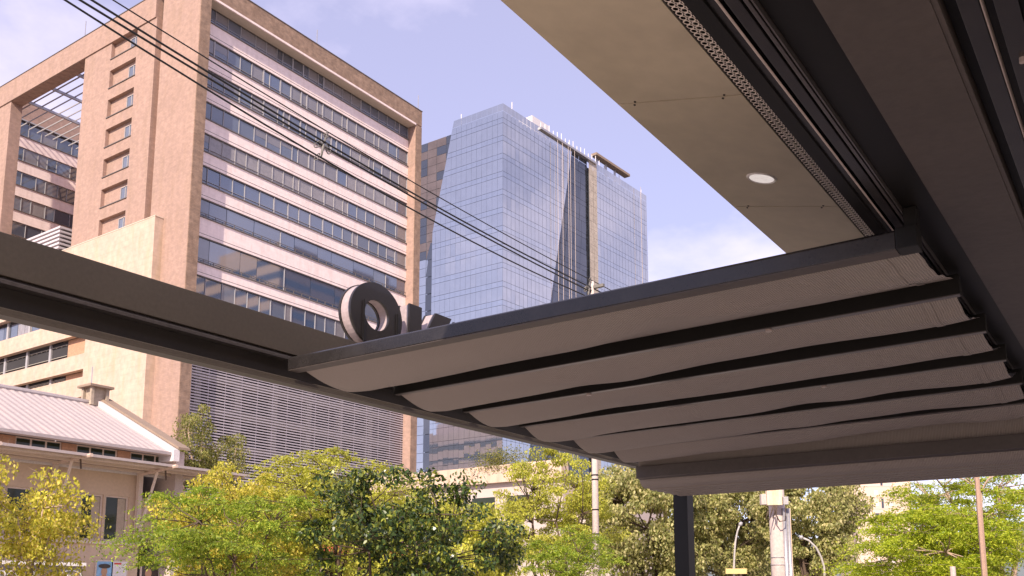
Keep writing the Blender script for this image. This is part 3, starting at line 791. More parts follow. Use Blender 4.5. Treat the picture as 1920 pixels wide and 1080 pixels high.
# ================================================================== low buildings behind the trees
lb_ = thing('concrete_parapet_block', 'low stained concrete block with a bush growing on its parapet', 'building', (64, 48, 0))
pa, pb_ = onX(740, 889.5, 58), onX(1010, 866, 58)
zpar = (pa.z+pb_.z)/2
box('parapet', 'parapet', 58, 59, pb_.y-2, pa.y+4, zpar-1.35, zpar, lb_)
box('wall', 'plaster_pale', 58.5, 72, pb_.y-1.8, pa.y+3.8, -.3, zpar-1.352, lb_)
for k in range(6): box('window', 'house_glass', 58.44, 58.499, pb_.y+1+k*3.4, pb_.y+3.2+k*3.4, zpar-4.2, zpar-2.4, lb_)
s2 = thing('white_shop', 'low white shop with red awning half hidden behind the trees', 'shop', (40, 35, 0))
box('wall', 'plaster_pale', 30, 52, 36, 44, -.3, 5.2, s2)
box('roof_edge', 'white_paint', 29.8, 52.2, 35.7, 44.2, 5.202, 5.5, s2)
ra = MB(); bprism(ra, 'X', [(36, 4.3), (34.4, 3.7), (34.4, 3.6), (36, 4.2)], 33, 42); ra.build('awning', 'red_paint', s2)
for k in range(5): box('window', 'house_glass', 31+k*4, 33.6+k*4, 35.94, 35.998, 1.0, 3.4, s2)
bt = thing('pale_office', 'pale plain office behind the airy light green tree', 'building', (66, 26, 0))
q0 = onX(930, 935, 60); q1 = onX(1118, 925, 60)
box('wall', 'plaster_pale', 60, 70, q1.y-1, q0.y+1, -.3, q0.z+.6, bt)
box('roof_edge', 'white_paint', 59.8, 70.2, q1.y-1.2, q0.y+1.2, q0.z+.602, q0.z+.9, bt)
for r_ in range(2):
    for k in range(5): box('window', 'window_mid', 59.94, 59.998, q1.y+.5+k*2.0, q1.y+1.9+k*2.0, 1.2+r_*2.7, 2.8+r_*2.7, bt)
# pink apartment slab far right
ap = thing('apartment_slab', 'plain pink apartment slab with small white windows beyond the trees', 'building', at(1650, 1100, 260))
AX0 = at(1605, 980, 255); AX1 = at(1712, 980, 255)
vdir = (AX1-AX0); vdir.z = 0; wA = vdir.length; vdir.normalize(); nA = Vector((vdir.y, -vdir.x, 0))
if nA.dot(AX0) > 0: nA = -nA
ztopA = 48
def ab(name, m, s0, s1, d0, d1, z0, z1, parent):
    p = [AX0+vdir*s0+nA*d0, AX0+vdir*s1+nA*d0, AX0+vdir*s1+nA*d1, AX0+vdir*s0+nA*d1]
    return MB().prism([(q.x, q.y, 0) for q in p], (0, 0, z0), (0, 0, z1)).build(name, m, parent)
ab('wall', 'apartment_pink', 0, wA, 0, -14, -.3, ztopA, ap)
for k in range(14):
    z = 4+k*3.1
    wdw = ab('window', 'white_paint' if k % 3 else 'window_dark', 5.4, 6.5, .06, .002, z, z+1.1, ap)
    ab('window', 'white_paint', 9.2, 10.3, .06, .002, z, z+1.1, ap)
    if k % 2: ab('slot', 'window_dark', 7.3, 7.9, .05, .002, z-.6, z+2.0, ap)
# far advert board
bp0 = at(1824, 977, 120)
ad = thing('roof_sign', 'small magenta billboard on a white post beyond the feathery tree', 'sign', (bp0.x, bp0.y, 0))
dv_ = Vector((-sy_, cy, 0))
def facing(b, c, w_, h_, th=.15):
    r = Vector(R_); f = Vector((F_[0], F_[1], 0)).normalized()*th
    p = [c-r*w_/2, c+r*w_/2, c+r*w_/2+f, c-r*w_/2+f]
    b.prism([(q.x, q.y, 0) for q in p], (0, 0, c.z-h_/2), (0, 0, c.z+h_/2)); return b
facing(MB(), bp0, 1.1, 1.3).build('panel', 'magenta', ad)
facing(MB(), bp0+Vector((0, 0, -1.15)), 1.8, .7).build('base', 'plaster_pale', ad)
MB().tube([(bp0.x+.2, bp0.y, -.3), (bp0.x+.2, bp0.y, bp0.z-1.5)], .12, 6).build('post', 'white_paint', ad)
# two blocks beyond the picture that the glass mirrors
def banded(name, label, x0, x1, y0, y1, h, m, n):
    t = thing(name, label, 'building', ((x0+x1)/2, (y0+y1)/2, 0))
    box('wall', m, x0, x1, y0, y1, -.3, h, t)
    for k in range(n):
        z = 3+k*(h-4)/n
        box('window_band', 'window_dark', x0-.05, x1+.05, y0-.05, y1+.05, z, z+(h-4)/n*.42, t)
    box('roof_box', m, x0+3, x1-4, y0+3, y1-4, h+.002, h+4, t)
banded('mirrored_block', 'beige banded block across the street, mirrored in the ribbon windows', 165, 215, -85, -50, 96, 'cream_stone', 20)
banded('striped_block', 'white striped block hidden behind the brick one, mirrored in the glass tower', 88, 104, 130, 165, 44, 'stone_band', 11)

# ================================================================== pergola frame
pg = thing('pergola_frame', 'dark metal pergola frame with side beams, rails and square post', 'pergola', (4, 3, 0))
PX0, PX1 = -2.0, 11.75
YB = 5.30
lbm = MB()
bprism(lbm, 'X', [(YB, 3.45), (YB, 3.70), (YB+.12, 3.70), (YB+.12, 3.45)], PX0, PX1)
lbo = lbm.build('side_beam', 'brown_metal', pg, bevel=.004)
x = MB(); bprism(x, 'X', [(YB+.004, 3.405), (YB+.004, 3.425), (YB+.02, 3.447), (YB+.11, 3.447), (YB+.11, 3.405)], PX0, PX1); x.build('rail_lip', 'rail_metal', pg)
x = MB(); bprism(x, 'X', [(YB+.075, 3.275), (YB+.075, 3.403), (YB+.115, 3.403), (YB+.115, 3.275)], PX0, PX1); x.build('rail_web', 'channel_brown', pg)
x = MB(); bprism(x, 'X', [(YB+.002, 3.235), (YB+.002, 3.258), (YB+.03, 3.272), (YB+.118, 3.272), (YB+.118, 3.225), (YB+.02, 3.225)], PX0, PX1); x.build('bottom_flange', 'brown_metal', pg)
# post
pq = MB().box(11.45, 11.65, 5.16, 5.36, 0, 3.20).build('post', 'black_metal', pg, bevel=.006)
box('post_foot', 'black_metal', 11.38, 11.72, 5.09, 5.43, .001, .012, pq)
box('rear_post', 'black_metal', 11.45, 11.65, .55, .75, 0, 3.45, pg, bevel=.006)
box('rear_beam', 'black_metal', 11.42, 11.6, .9, 5.15, 3.24, 3.42, pg)
# right beam and rails, seen from underneath
zr = 3.50
def strip(name, m, y0, y1, z0, z1, bev=0.0): 
    b = MB(); bprism(b, 'X', [(y0, z0), (y0, z1), (y1, z1), (y1, z0)], PX0, PX1+.3); return b.build(name, m, pg, bevel=bev)
k_ = .925
strip('rail_gasket', 'black_metal', 1.045, 1.10, zr+.0, zr+.16)
strip('rail_flange', 'grey_metal', 1.015, 1.043, zr+.012, zr+.10)
strip('rail_slot', 'black_metal', .998, 1.013, zr+.05, zr+.10)
strip('rail_body', 'grey_metal', .955, .996, zr+.01, zr+.10, .004)
tb = MB().tube([(PX0, 1.012, zr+.006), (PX1, 1.012, zr+.006)], .0045, 8); tb.build('rail_tube', 'rail_tube', pg, smooth=True)
strip('rail_groove', 'black_metal', .943, .953, zr+.04, zr+.10)
strip('rail_edge', 'rail_metal', .927, .941, zr+.0, zr+.10, .003)
strip('rail_bead', 'rail_metal', .913, .919, zr-.004, zr+.08)
strip('dark_recess', 'black_metal', .762, .911, zr+.02, zr+.30)
strip('gutter_board', 'dark_board', .458, .760, zr-.002, zr+.28, .003)
strip('gutter_lip', 'dark_board', .440, .457, zr+.004, zr+.26)
strip('gap_recess', 'black_metal', .395, .439, zr+.07, zr+.26)
strip('next_rail', 'grey_metal', .335, .394, zr+.01, zr+.2, .004)
strip('next_edge', 'rail_tube', .327, .331, zr+.006, zr+.05)
strip('next_recess', 'black_metal', .300, .326, zr+.05, zr+.2)
strip('next_body', 'grey_metal', .232, .299, zr+.02, zr+.2, .004)
strip('next_slot', 'black_metal', .214, .231, zr+.045, zr+.2)
strip('next_bead', 'rail_metal', .204, .212, zr+.012, zr+.1)
strip('ceiling_board', 'black_metal', -3.2, .202, zr+.03, zr+.2)
strip('beam_top', 'black_metal', .3, 1.08, zr+.302, zr+.36)
for (xx, yy) in ((3.52, .263), (3.50, .10), (5.2, .263), (7.0, .263)):
    MB().tube([(xx, yy, zr+.03), (xx, yy, zr+.002)], .011, 10).build('screw', 'rail_tube', pg)

# ================================================================== retractable canopy
cn = thing('retractable_canopy', 'taupe retractable fabric canopy hanging in swags from dark cross bars', 'canopy', (7.5, 3, 3.2))
YL_, YR_ = 5.27, .85
SX = [4.62, 5.76, 6.70, 7.63, 8.57, 9.48]
def zbar(y): return 3.318+.055*(YL_-y)/(YL_-YR_)
fb = MB(); x0 = SX[0]
bprism(fb, 'Y', [(x0, 3.312), (x0, 3.397), (x0+.013, 3.41), (x0+.11, 3.41), (x0+.11, 3.312)], YR_+.10, YL_)
bar0 = fb.build('front_bar', 'grey_metal', cn, bevel=.004)
box('bar_underside', 'dark_board', x0+.004, x0+.105, YR_+.10, YL_-.005, 3.306, 3.3115, bar0)
box('end_cap', 'black_metal', x0-.004, x0+.114, YR_, YR_+.098, 3.308, 3.414, bar0, bevel=.004)
box('end_bracket', 'black_metal', x0+.02, x0+.09, YR_-.0, YR_+.06, 3.415, 3.515, bar0)
def ybar(xa_, xb_, h0, h1, y0, y1):
    b = MB()
    b.v += [(x, y, zbar(y)+h) for y in (y0, y1) for x, h in ((xa_, h0), (xb_, h0), (xb_, h1), (xa_, h1))]
    b.f += [(0, 1, 2, 3), (7, 6, 5, 4), (0, 4, 5, 1), (1, 5, 6, 2), (2, 6, 7, 3), (3, 7, 4, 0)]; return b
for x0 in SX[1:]:
    o = ybar(x0, x0+.055, .006, .125, YR_, YL_-.03).build('cross_bar', 'black_metal', cn, bevel=.003)
    ybar(x0+.003, x0+.052, .0, .0055, YR_+.005, YL_-.04).build('bar_underside', 'rail_metal', o)
for (bi, yy) in ((1, 2.0), (2, 3.9), (3, 2.2)):
    xx = SX[bi]+.027; MB().tube([(xx, yy, zbar(yy)-.001), (xx, yy, zbar(yy)-.016)], .022, 10).build('spot_lamp', 'rail_tube', cn)
random.seed(11)
for k in range(6):
    xa = SX[k]+(.10 if k == 0 else .045); xb = SX[k+1]+.004 if k < 5 else 10.2
    NY, NP = 90, 20; fm = MB(); ph = random.uniform(0, 6)
    def fz(t, u, y):
        za = zbar(y)+.012 if k else 3.325
        ze = zbar(y)+.10
        low = 3.222+.112*min(1, t*1.25)+[0, .003, .004, -.01, -.02, -.03][k]
        if u < .45:
            v = u/.45; z = za+(low-za)*math.sin(v*math.pi/2)**1.0
        else:
            v = (u-.45)/.55; z = low+(ze-low)*(1-math.cos(v*math.pi/2))**.72
        p_ = math.sin(math.pi*u)
        wr = .006*math.sin(t*13+ph+u*4)*p_*(.3+t)+.004*math.sin(t*31+u*9+ph)*p_*t+.005*math.sin(t*6+u*3+ph*2)*p_
        wr += .016*max(0, math.sin((t*2.2+u*.8+ph)*3.1))**6*p_-.012*max(0, math.sin((t*3.3-u*.9+ph*1.7)*3.1))**8*p_+.006*math.sin(u*26+t*3)*max(0, t-.86)/.14*p_
        edge = min(1, min(t, 1-t)/.03)
        return z+wr+(1-edge)*.015*p_
    for i in range(NY+1):
        t = i/NY; y = YL_-.06+(YR_+.03-YL_+.06)*t
        for j in range(NP+1):
            u = j/NP; fm.v.append((xa+(xb-xa)*u, y, fz(t, u, y)))
    for i in range(NY):
        for j in range(NP):
            q = i*(NP+1)+j; fm.f.append((q, q+1, q+NP+2, q+NP+1))
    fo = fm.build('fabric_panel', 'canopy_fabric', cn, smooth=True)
    hm = MB()
    for j in range(NP+1):
        u = j/NP
        for t in (.955, .965): 
            y = YL_-.06+(YR_+.03-YL_+.06)*t; hm.v.append((xa+(xb-xa)*u, y, fz(t, u, y)-.004))
    for j in range(NP): hm.f.append((2*j, 2*j+1, 2*j+3, 2*j+2))
    hm.build('hem', 'canopy_fabric', fo, smooth=True)
# gathered bundle at the far end
gb = MB(); xg = 10.2
prof = [(xg, 3.50), (xg-.01, 3.10), (xg+.02, 3.01), (xg+.07, 2.965), (xg+.16, 2.945)]
for q in range(5):
    xx = xg+.22+q*.20; prof += [(xx, 2.975), (xx+.03, 2.975), (xx+.06, 2.94), (xx+.15, 2.938)]
prof += [(xg+1.20, 3.0), (xg+1.20, 3.23), (xg+.3, 3.23), (xg+.25, 3.50)]
bprism(gb, 'Y', prof, YR_-.0, YL_-.05)
gbo = gb.build('gathered_fabric', 'canopy_fabric', cn)
shade_b = MB(); bprism(shade_b, 'Y', [(10.10, 3.05), (10.10, 3.19), (10.185, 3.20), (10.185, 3.035)], YR_+.0, YL_-.06); shade_b.build('roll_shade_strip', 'dark_board', cn, bevel=.006)  # added dark strip standing in for the shade on the roll's front

# ================================================================== letters on the side beam
LY0, LY1 = YB+.0, YB+.11
def ringmesh(cx, cz, ro, ri, y0, y1, n=48, ex=1.0):
    b = MB()
    for k in range(n):
        a0, a1 = 2*math.pi*k/n, 2*math.pi*(k+1)/n
        P_ = lambda r, a, y: (cx+r*ex*math.cos(a), y, cz+r*math.sin(a))
        b.quad(P_(ro, a0, y0), P_(ro, a1, y0), P_(ri, a1, y0), P_(ri, a0, y0))
        b.quad(P_(ro, a0, y1), P_(ri, a0, y1), P_(ri, a1, y1), P_(ro, a1, y1))
        b.quad(P_(ro, a0, y0), P_(ro, a0, y1), P_(ro, a1, y1), P_(ro, a1, y0))
        b.quad(P_(ri, a0, y0), P_(ri, a1, y0), P_(ri, a1, y1), P_(ri, a0, y1))
    bm = b; return bm
zb = 3.703
L1 = thing('sign_letter', 'dark channel letter O seen from behind, standing on the pergola beam', 'sign letter', (5.58, YB+.06, zb), 'channel letters on the beam')
ocx, ocz, oro, ori = onY(707, 603, YB).x, 3.985, .28, .132
ringmesh(ocx, ocz, oro, ori, LY0, LY0+.022, ex=1.13).build('back_plate', 'letter_dark', L1)
ringmesh(ocx, ocz, oro-.006, ori+.006, LY0+.024, LY0+.036, ex=1.13).build('metal_trim', 'letter_trim', L1)
ringmesh(ocx, ocz, oro-.008, ori+.008, LY0+.038, LY0+.118, ex=1.13).build('pale_side', 'letter_side', L1)
ringmesh(ocx, ocz, oro, ori, LY0+.12, LY0+.142, ex=1.13).build('face_plate', 'letter_dark', L1)
for px in (682, 745):
    xx = onY(px, 610, YB-.01).x; MB().tube([(xx, YB-.012, zb), (xx, YB-.012, onY(px, 562 if px < 700 else 590, YB).z)], .006, 6).build('support_rod', 'black_metal', L1)
def barletter(label, poly):
    c = sum((Vector((p[0], 0, p[1])) for p in poly), Vector())/len(poly)
    t = thing('sign_letter', label, 'sign letter', (c.x, YB+.06, zb), 'channel letters on the beam')
    for nm, m, y0, y1, sh in (('back_plate', 'letter_dark', 0, .022, 1), ('metal_trim', 'letter_trim', .024, .036, .97), ('pale_side', 'letter_side', .038, .118, .96), ('face_plate', 'letter_dark', .12, .142, 1)):
        pts = [((p[0]-c.x)*sh+c.x, (p[1]-c.z)*sh+c.z) for p in poly]
        MB().prism([(p[0], 0, p[1]) for p in pts], (0, YB+y0, 0), (0, YB+y1, 0)).build(nm, m, t)
    return t
ztop = 4.20
ix0, ix1 = onY(768, 590, YB).x, onY(791, 590, YB).x
barletter('dark channel letter I seen from behind, standing next to the round letter', [(ix0, zb), (ix1, zb), (ix1, ztop), (ix0, ztop)])
dx0 = onY(800, 617, YB).x; dx1 = onY(843, 590, YB).x
barletter('slanted stroke of a dark channel letter, leaning up beside the letter I', [(dx0-.18, zb), (dx0+.08, zb), (dx1+.03, ztop-.0), (dx1-.20, ztop-.0)])
ex0 = onY(851, 598, YB).x
barletter('dark channel letter mostly hidden behind the canopy front bar', [(ex0, zb), (ex0+.14, zb), (ex0+.14, ztop-.02), (ex0, ztop-.02)])

# ================================================================== eave of the own building
ev = thing('building_eave', 'beige panelled upswept eave with recessed downlight and perforated vent strip', 'eave', (7, 1.5, 4.7))
OY, OZ, IY, IZ = 2.81, 4.97, 1.93, 4.754
ud = Vector((0, OY-IY, OZ-IZ)).normalized(); un = Vector((0, ud.z, -ud.y))    # un points down/out
XJ = [-2.6, 1.14, 3.22, 5.30, 7.38, 9.46, 11.54, 13.6]
def evpt(x, u, d): p = Vector((x, IY, IZ))+ud*u+un*d; return p
UW = math.hypot(OY-IY, OZ-IZ)
for a, b_ in zip(XJ, XJ[1:]):
    m = MB(); pr = [evpt(0, 0.004, 0), evpt(0, UW, 0), evpt(0, UW, -.02), evpt(0, .004, -.02)]
    m.prism([(0, p.y, p.z) for p in pr], (a+.008, 0, 0), (b_-.008, 0, 0)); m.build('soffit_panel', 'soffit_panel', ev)
m = MB(); pr = [evpt(0, 0, -.022), evpt(0, UW-.01, -.022), evpt(0, UW-.01, -.05), evpt(0, 0, -.05)]
m.prism([(0, p.y, p.z) for p in pr], (XJ[0], 0, 0), (XJ[-1], 0, 0)); m.build('joint_backing', 'soffit_joint', ev)
m = MB(); m.box(XJ[0], XJ[-1], OY-.03, OY+.02, OZ+.022, OZ+.42); m.build('fascia', 'soffit_panel', ev)
m = MB(); m.box(XJ[0], XJ[-1], -6, OY-.031, OZ+.08, OZ+.40); m.build('roof_slab', 'soffit_panel', ev)
for xj in XJ[1:-1]:
    for u in (.13, UW-.13):
        for dx in (-.022, .022):
            p = evpt(xj+dx, u+dx*.6, .0); q = p+un*.006; MB().tube([p, q], .008, 8).build('screw', 'soffit_joint', ev)
# perforated strip
VW = .27; PT = .048; RH = .0155
pf = MB()
nx = int((XJ[-1]-3.0)/PT); nu = int(VW/(PT*.87))
for i in range(nx):
    for j in range(nu):
        cx = 3.0+(i+.5*(j % 2))*PT; cu = -.012-(j+.5)*PT*.87
        base_i = len(pf.v); n = 8
        hexa = [(math.cos(math.pi/8+2*math.pi*k/n), math.sin(math.pi/8+2*math.pi*k/n)) for k in range(n)]
        for hx_, hy_ in hexa:
            sx = max(-.5, min(.5, hx_*.545))*PT; su = max(-.5, min(.5, hy_*.545))*PT*.87
            pf.v.append(tuple(evpt(cx+sx, cu+su, 0)))
        for hx_, hy_ in hexa: pf.v.append(tuple(evpt(cx+hx_*RH, cu+hy_*RH, 0)))
        for k in range(n): pf.f.append((base_i+k, base_i+(k+1) % n, base_i+n+(k+1) % n, base_i+n+k))
pf.build('perforated_strip', 'perforated', ev)
m = MB(); pr = [evpt(0, -.012, -.06), evpt(0, -VW-.02, -.06), evpt(0, -VW-.02, -.10), evpt(0, -.012, -.10)]
m.prism([(0, p.y, p.z) for p in pr], (XJ[0], 0, 0), (XJ[-1], 0, 0)); m.build('vent_backing', 'soffit_joint', ev)
m = MB(); pr = [evpt(0, -.002, .002), evpt(0, -.011, .002), evpt(0, -.011, -.02), evpt(0, -.002, -.02)]
m.prism([(0, p.y, p.z) for p in pr], (XJ[0], 0, 0), (XJ[-1], 0, 0)); m.build('edge_joint', 'soffit_joint', ev)
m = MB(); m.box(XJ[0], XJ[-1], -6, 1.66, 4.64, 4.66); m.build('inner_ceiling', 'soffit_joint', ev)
# downlight
d = Vector(ray(1428, 334)); o_ = Vector((0, 0, CZ)); P0 = Vector((0, IY, IZ)); t = (P0-o_).dot(un)/d.dot(un); lc = o_+d*t
dl = thing('downlight', 'round white recessed downlight in the beige eave', 'downlight', lc)
ax = Vector((1, 0, 0))
def ringplane(c, r0, r1, d0, d1, n=40):
    b = MB()
    for k in range(n):
        a0, a1 = 2*math.pi*k/n, 2*math.pi*(k+1)/n
        f = lambda r, a, dd: tuple(c+ax*(r*math.cos(a))+ud*(r*math.sin(a))+un*dd)
        b.quad(f(r0, a0, d0), f(r0, a1, d0), f(r1, a1, d1), f(r1, a0, d1))
    return b
rg = ringplane(lc, .118, .108, .0, .010); r2 = ringplane(lc, .108, .094, .010, .004)
rg.v += r2.v; rg.f += [tuple(i+len(rg.v)-len(r2.v) for i in f) for f in r2.f]
rg.build('ring', 'lamp_ring', dl)
ringplane(lc, .096, .001, .0045, .0035).build('lens', 'lamp_lens', dl)

# ================================================================== street poles and cables
pp = at(1117, 900, 31); YP = pp.y; XPp = onY(1116.5, 960, YP).x
pt = onY(1107, 528, YP)
up_ = thing('utility_pole', 'slim pale concrete utility pole carrying the black power cables', 'pole', (XPp, YP, -.2))
MB().tube([(XPp, YP, -.2), (XPp, YP, 6), (XPp-.02, YP, 12.25)], [.125, .105, .075], 14).build('shaft', 'concrete_pole', up_, smooth=True)
for z in (4.4, 5.4, 5.55, 3.6, 3.45): MB().tube([(XPp, YP, z), (XPp, YP, z+.04)], .12, 14).build('band', 'black_metal', up_)
box('cross_arm', 'spacer_grey', XPp-.06, XPp+.06, YP-.45, YP+.3, 12.0, 12.1, up_)
# cables: through measured points on the pole's plane
def cable(points, r, label):
    P_ = [onY(px, py, YP) for px, py in points]
    c = []; 
    a, m_, b_ = P_[0], P_[1], P_[2]
    d0 = (m_-a)/(m_.x-a.x)
    ext0 = a-d0*16; 
    pts = [ext0]
    for k in range(13):
        t = k/12
        # quadratic through a, m, b in x
        x = a.x+(b_.x-a.x)*t
        l0 = (x-m_.x)*(x-b_.x)/((a.x-m_.x)*(a.x-b_.x)); l1 = (x-a.x)*(x-b_.x)/((m_.x-a.x)*(m_.x-b_.x)); l2 = (x-a.x)*(x-m_.x)/((b_.x-a.x)*(b_.x-m_.x))
        pts.append(Vector((x, YP, a.z*l0+m_.z*l1+b_.z*l2)))
    d1 = (pts[-1]-pts[-2]).normalized(); pts.append(pts[-1]+d1*14)
    tag(MB().tube(pts, r, 6).build('power_cable', 'wire_black'), label, 'cable', 'overhead power cables')
cable([(122, 0), (597, 293), (1092, 552)], .020, 'lowest of the four black overhead power cables')
cable([(150, 0), (600, 270), (1096, 541)], .022, 'lower of the paired middle black power cables')
cable([(172, 0), (606, 265), (1106, 538)], .022, 'upper of the paired middle black power cables')
cable([(212, 0), (614, 247), (1112, 527)], .014, 'thin topmost black overhead cable')
def spacer(px, py, s, lab):
    c = onY(px, py, YP); t = thing('cable_spacer', lab, 'cable spacer', (c.x, c.y, c.z-.4*s), 'spacers clamping the power cables')
    b = MB()
    b.tube([c+Vector((.10, 0, .30))*s, c+Vector((.04, 0, .12))*s, c+Vector((0, 0, 0)), c+Vector((-.02, 0, -.14))*s, c+Vector((-.05, 0, -.32))*s], [.018*s, .03*s, .04*s, .03*s, .02*s], 8)
    b.build('spine', 'spacer_grey', t, smooth=True)
    def loop(cc, rx, rz, tilt, nm='clamp'):
        pts = []
        for k in range(13):
            a = 2*math.pi*k/12; u, v = rx*math.cos(a), rz*math.sin(a)
            pts.append(cc+Vector((u*math.cos(tilt)-v*math.sin(tilt), .02*math.sin(a*2), u*math.sin(tilt)+v*math.cos(tilt))))
        MB().tube(pts, .014*s, 6, cap=False).build(nm, 'spacer_grey', t, smooth=True)
    loop(c+Vector((.10, 0, .30))*s, .045*s, .09*s, -.4)
    loop(c+Vector((.16, 0, -.03))*s, .06*s, .12*s, .3)
    loop(c+Vector((-.18, 0, -.06))*s, .05*s, .13*s, -.7)
    loop(c+Vector((-.17, 0, -.36))*s, .04*s, .12*s, -.6)
    loop(c+Vector((.0, 0, -.0))*s, .07*s, .05*s, .2)
    MB().tube([c+Vector((-.12, 0, .02))*s, c+Vector((.13, 0, -.02))*s], .03*s, 8).build('cross_bar', 'spacer_grey', t)
    MB().tube([c+Vector((.0, 0, .27))*s, c+Vector((.12, 0, .22))*s], .016*s, 6).build('tie', 'spacer_grey', t)
spacer(606, 272, 1.0, 'grey insulated spacer clamping the cables in mid span')
spacer(1104, 541, 1.15, 'grey insulated spacer clamping the cables beside the pole top')
# pole with cabinet
pc = at(1459, 1010, 17)
cp_ = thing('cabinet_pole', 'thick concrete pole with cream meter cabinet and vertical grey pipes', 'pole', (pc.x, pc.y, 0))
rr = Vector(R_)
fwd = Vector((F_[0], F_[1], 0)).normalized()
MB().tube([(pc.x, pc.y, -.2), (pc.x, pc.y, 5.2)], [.155, .135], 18).build('shaft', 'concrete_pole', cp_, smooth=True)
for off_, r_, m_ in ((.095, .045, 'pipe_grey'), (.165, .035, 'pipe_grey'), (.20, .010, 'cabinet_cream')):
    q = pc+rr*off_-fwd*.13; MB().tube([(q.x, q.y, -.2), (q.x, q.y, 3.2)], r_, 10).build('pipe', m_, cp_, smooth=True)
def fbox(name, m, px0, px1, py0, py1, dep, th, parent, bevel=.005):
    a = at(px0, py1, dep); b2 = at(px1, py0, dep)
    p = [a, Vector((b2.x, b2.y, a.z)), Vector((b2.x, b2.y, a.z))+fwd*th, a+fwd*th]
    return MB().prism([(q.x, q.y, 0) for q in p], (0, 0, a.z), (0, 0, b2.z)).build(name, m, parent, bevel=bevel)
cab = fbox('cabinet', 'cabinet_cream', 1439, 1466, 918, 947, 16.75, .12, cp_)
fbox('side_cabinet', 'plaster_pale', 1428, 1437, 926, 946, 16.8, .12, cp_)
fbox('small_box', 'white_frame', 1469, 1478, 931, 946, 16.75, .08, cp_)
for pts in (((1450, 947), (1446, 962), (1443, 975), (1436, 972), (1440, 958)), ((1456, 947), (1455, 966), (1462, 978), (1472, 976), (1473, 950)), ((1452, 947), (1453, 960), (1449, 972))):
    MB().tube([at(px, py, 16.7) for px, py in pts], .012, 6).build('loop_cable', 'bark_dark', cp_, smooth=True)
for py in (1046, 1060): 
    q = at(1459, py, 17); MB().tube([(pc.x, pc.y, q.z), (pc.x, pc.y, q.z+.012)], .158, 18).build('band', 'pipe_grey', cp_)
# street lamps
def lamp(pts, dep, head, label, rad=.05):
    b = at(*pts[0], dep); t = thing('street_lamp', label, 'street lamp', (b.x, b.y, -.2), 'curved street lamps')
    P_ = [Vector((b.x, b.y, -.2))]+[at(px, py, dep) for px, py in pts]
    P_[0] = Vector((P_[1].x, P_[1].y, -.2))
    MB().tube(P_, [rad*1.5]+[rad*1.2]+[rad]*(len(P_)-2), 8).build('mast', 'lamp_metal', t, smooth=True)
    h = at(*pts[-1], dep); g = at(*head, dep)
    MB().tube([h, h*.5+g*.5, g], [rad*.9, rad*2.3, rad*1.2], 8).build('lamp_head', 'white_frame', t, smooth=True)
    return t
l1 = lamp([(1376, 1070), (1377, 1040), (1379, 1015), (1383, 996), (1386, 986)], 30, (1391, 979), 'curved pale street lamp carrying a yellow panel low on its mast', .03)
fbox('panel', 'yellow_panel', 1361, 1400, 1066, 1076, 29.8, .05, l1)
l2 = lamp([(1546, 1075), (1545, 1062), (1540, 1045), (1530, 1026), (1516, 1013), (1506, 1009)], 26, (1499, 1006), 'pale street lamp with a long bowed arm beside the cabinet pole', .028)
q = at(1840, 1000, 19)
rp2 = thing('rusty_pole', 'slender reddish-brown metal pole standing in front of the feathery tree', 'pole', (q.x, q.y, -.2))
MB().tube([(q.x, q.y, -.2), (q.x, q.y, 3.5)], .055, 6).build('shaft', 'rusty_pole', rp2)
MB().tube([(q.x, q.y, 3.5), (q.x, q.y, 6.4)], .048, 6).build('upper_shaft', 'rusty_pole', rp2)
q = at(1787, 1075, 21)
tag(MB().tube([(q.x, q.y, -.2), (q.x, q.y, at(1787, 1062, 21).z)], .06, 8).build('stub_post', 'plaster_pale'), 'short pale stub post under the feathery tree', 'post')

# ================================================================== trees
def leaves_mesh(name, pos, nrm_up, size, m, parent, shape='oval', aspect=.45, droop=.3, rng=None):
    """many leaf-sized faces in one mesh. pos (N,3)"""
    N = len(pos); r = rng or np.random.default_rng(1)
    yaw = r.uniform(0, 2*np.pi, N); pit = r.normal(-droop, .5, N); rol = r.normal(0, nrm_up, N)
    d = np.stack([np.cos(yaw)*np.cos(pit), np.sin(yaw)*np.cos(pit), np.sin(pit)], 1)
    s = np.stack([-np.sin(yaw), np.cos(yaw), np.zeros(N)], 1); u = np.cross(d, s)
    s2 = s*np.cos(rol)[:, None]+u*np.sin(rol)[:, None]
    u2 = np.cross(d, s2)
    L = (size*r.uniform(.65, 1.3, N))[:, None]; Wd = L*aspect
    if shape == 'oval':
        vs = np.stack([pos, pos+d*L*.35+s2*Wd*.5+u2*L*.05, pos+d*L*.75+s2*Wd*.36, pos+d*L-u2*L*.06, pos+d*L*.75-s2*Wd*.36, pos+d*L*.35-s2*Wd*.5+u2*L*.05], 1)
        k = 6; 
    else:
        vs = np.stack([pos, pos+d*L*.5+s2*Wd*.5, pos+d*L, pos+d*L*.5-s2*Wd*.5], 1); k = 4
    me = bpy.data.meshes.new(name); lo = pos.min(0); loc = Vector(((pos[:, 0].mean()), (pos[:, 1].mean()), lo[2]))
    V = (vs.reshape(-1, 3)-np.array(loc)).astype(np.float32)
    me.vertices.add(N*k); me.vertices.foreach_set('co', V.ravel())
    me.loops.add(N*k); me.loops.foreach_set('vertex_index', np.arange(N*k, dtype=np.int32))
    me.polygons.add(N); me.polygons.foreach_set('loop_start', np.arange(0, N*k, k, dtype=np.int32)); me.polygons.foreach_set('loop_total', np.full(N, k, dtype=np.int32))
    me.update(calc_edges=True); me.materials.append(MATS[m])
    return stuff(link(name, me, loc, parent))

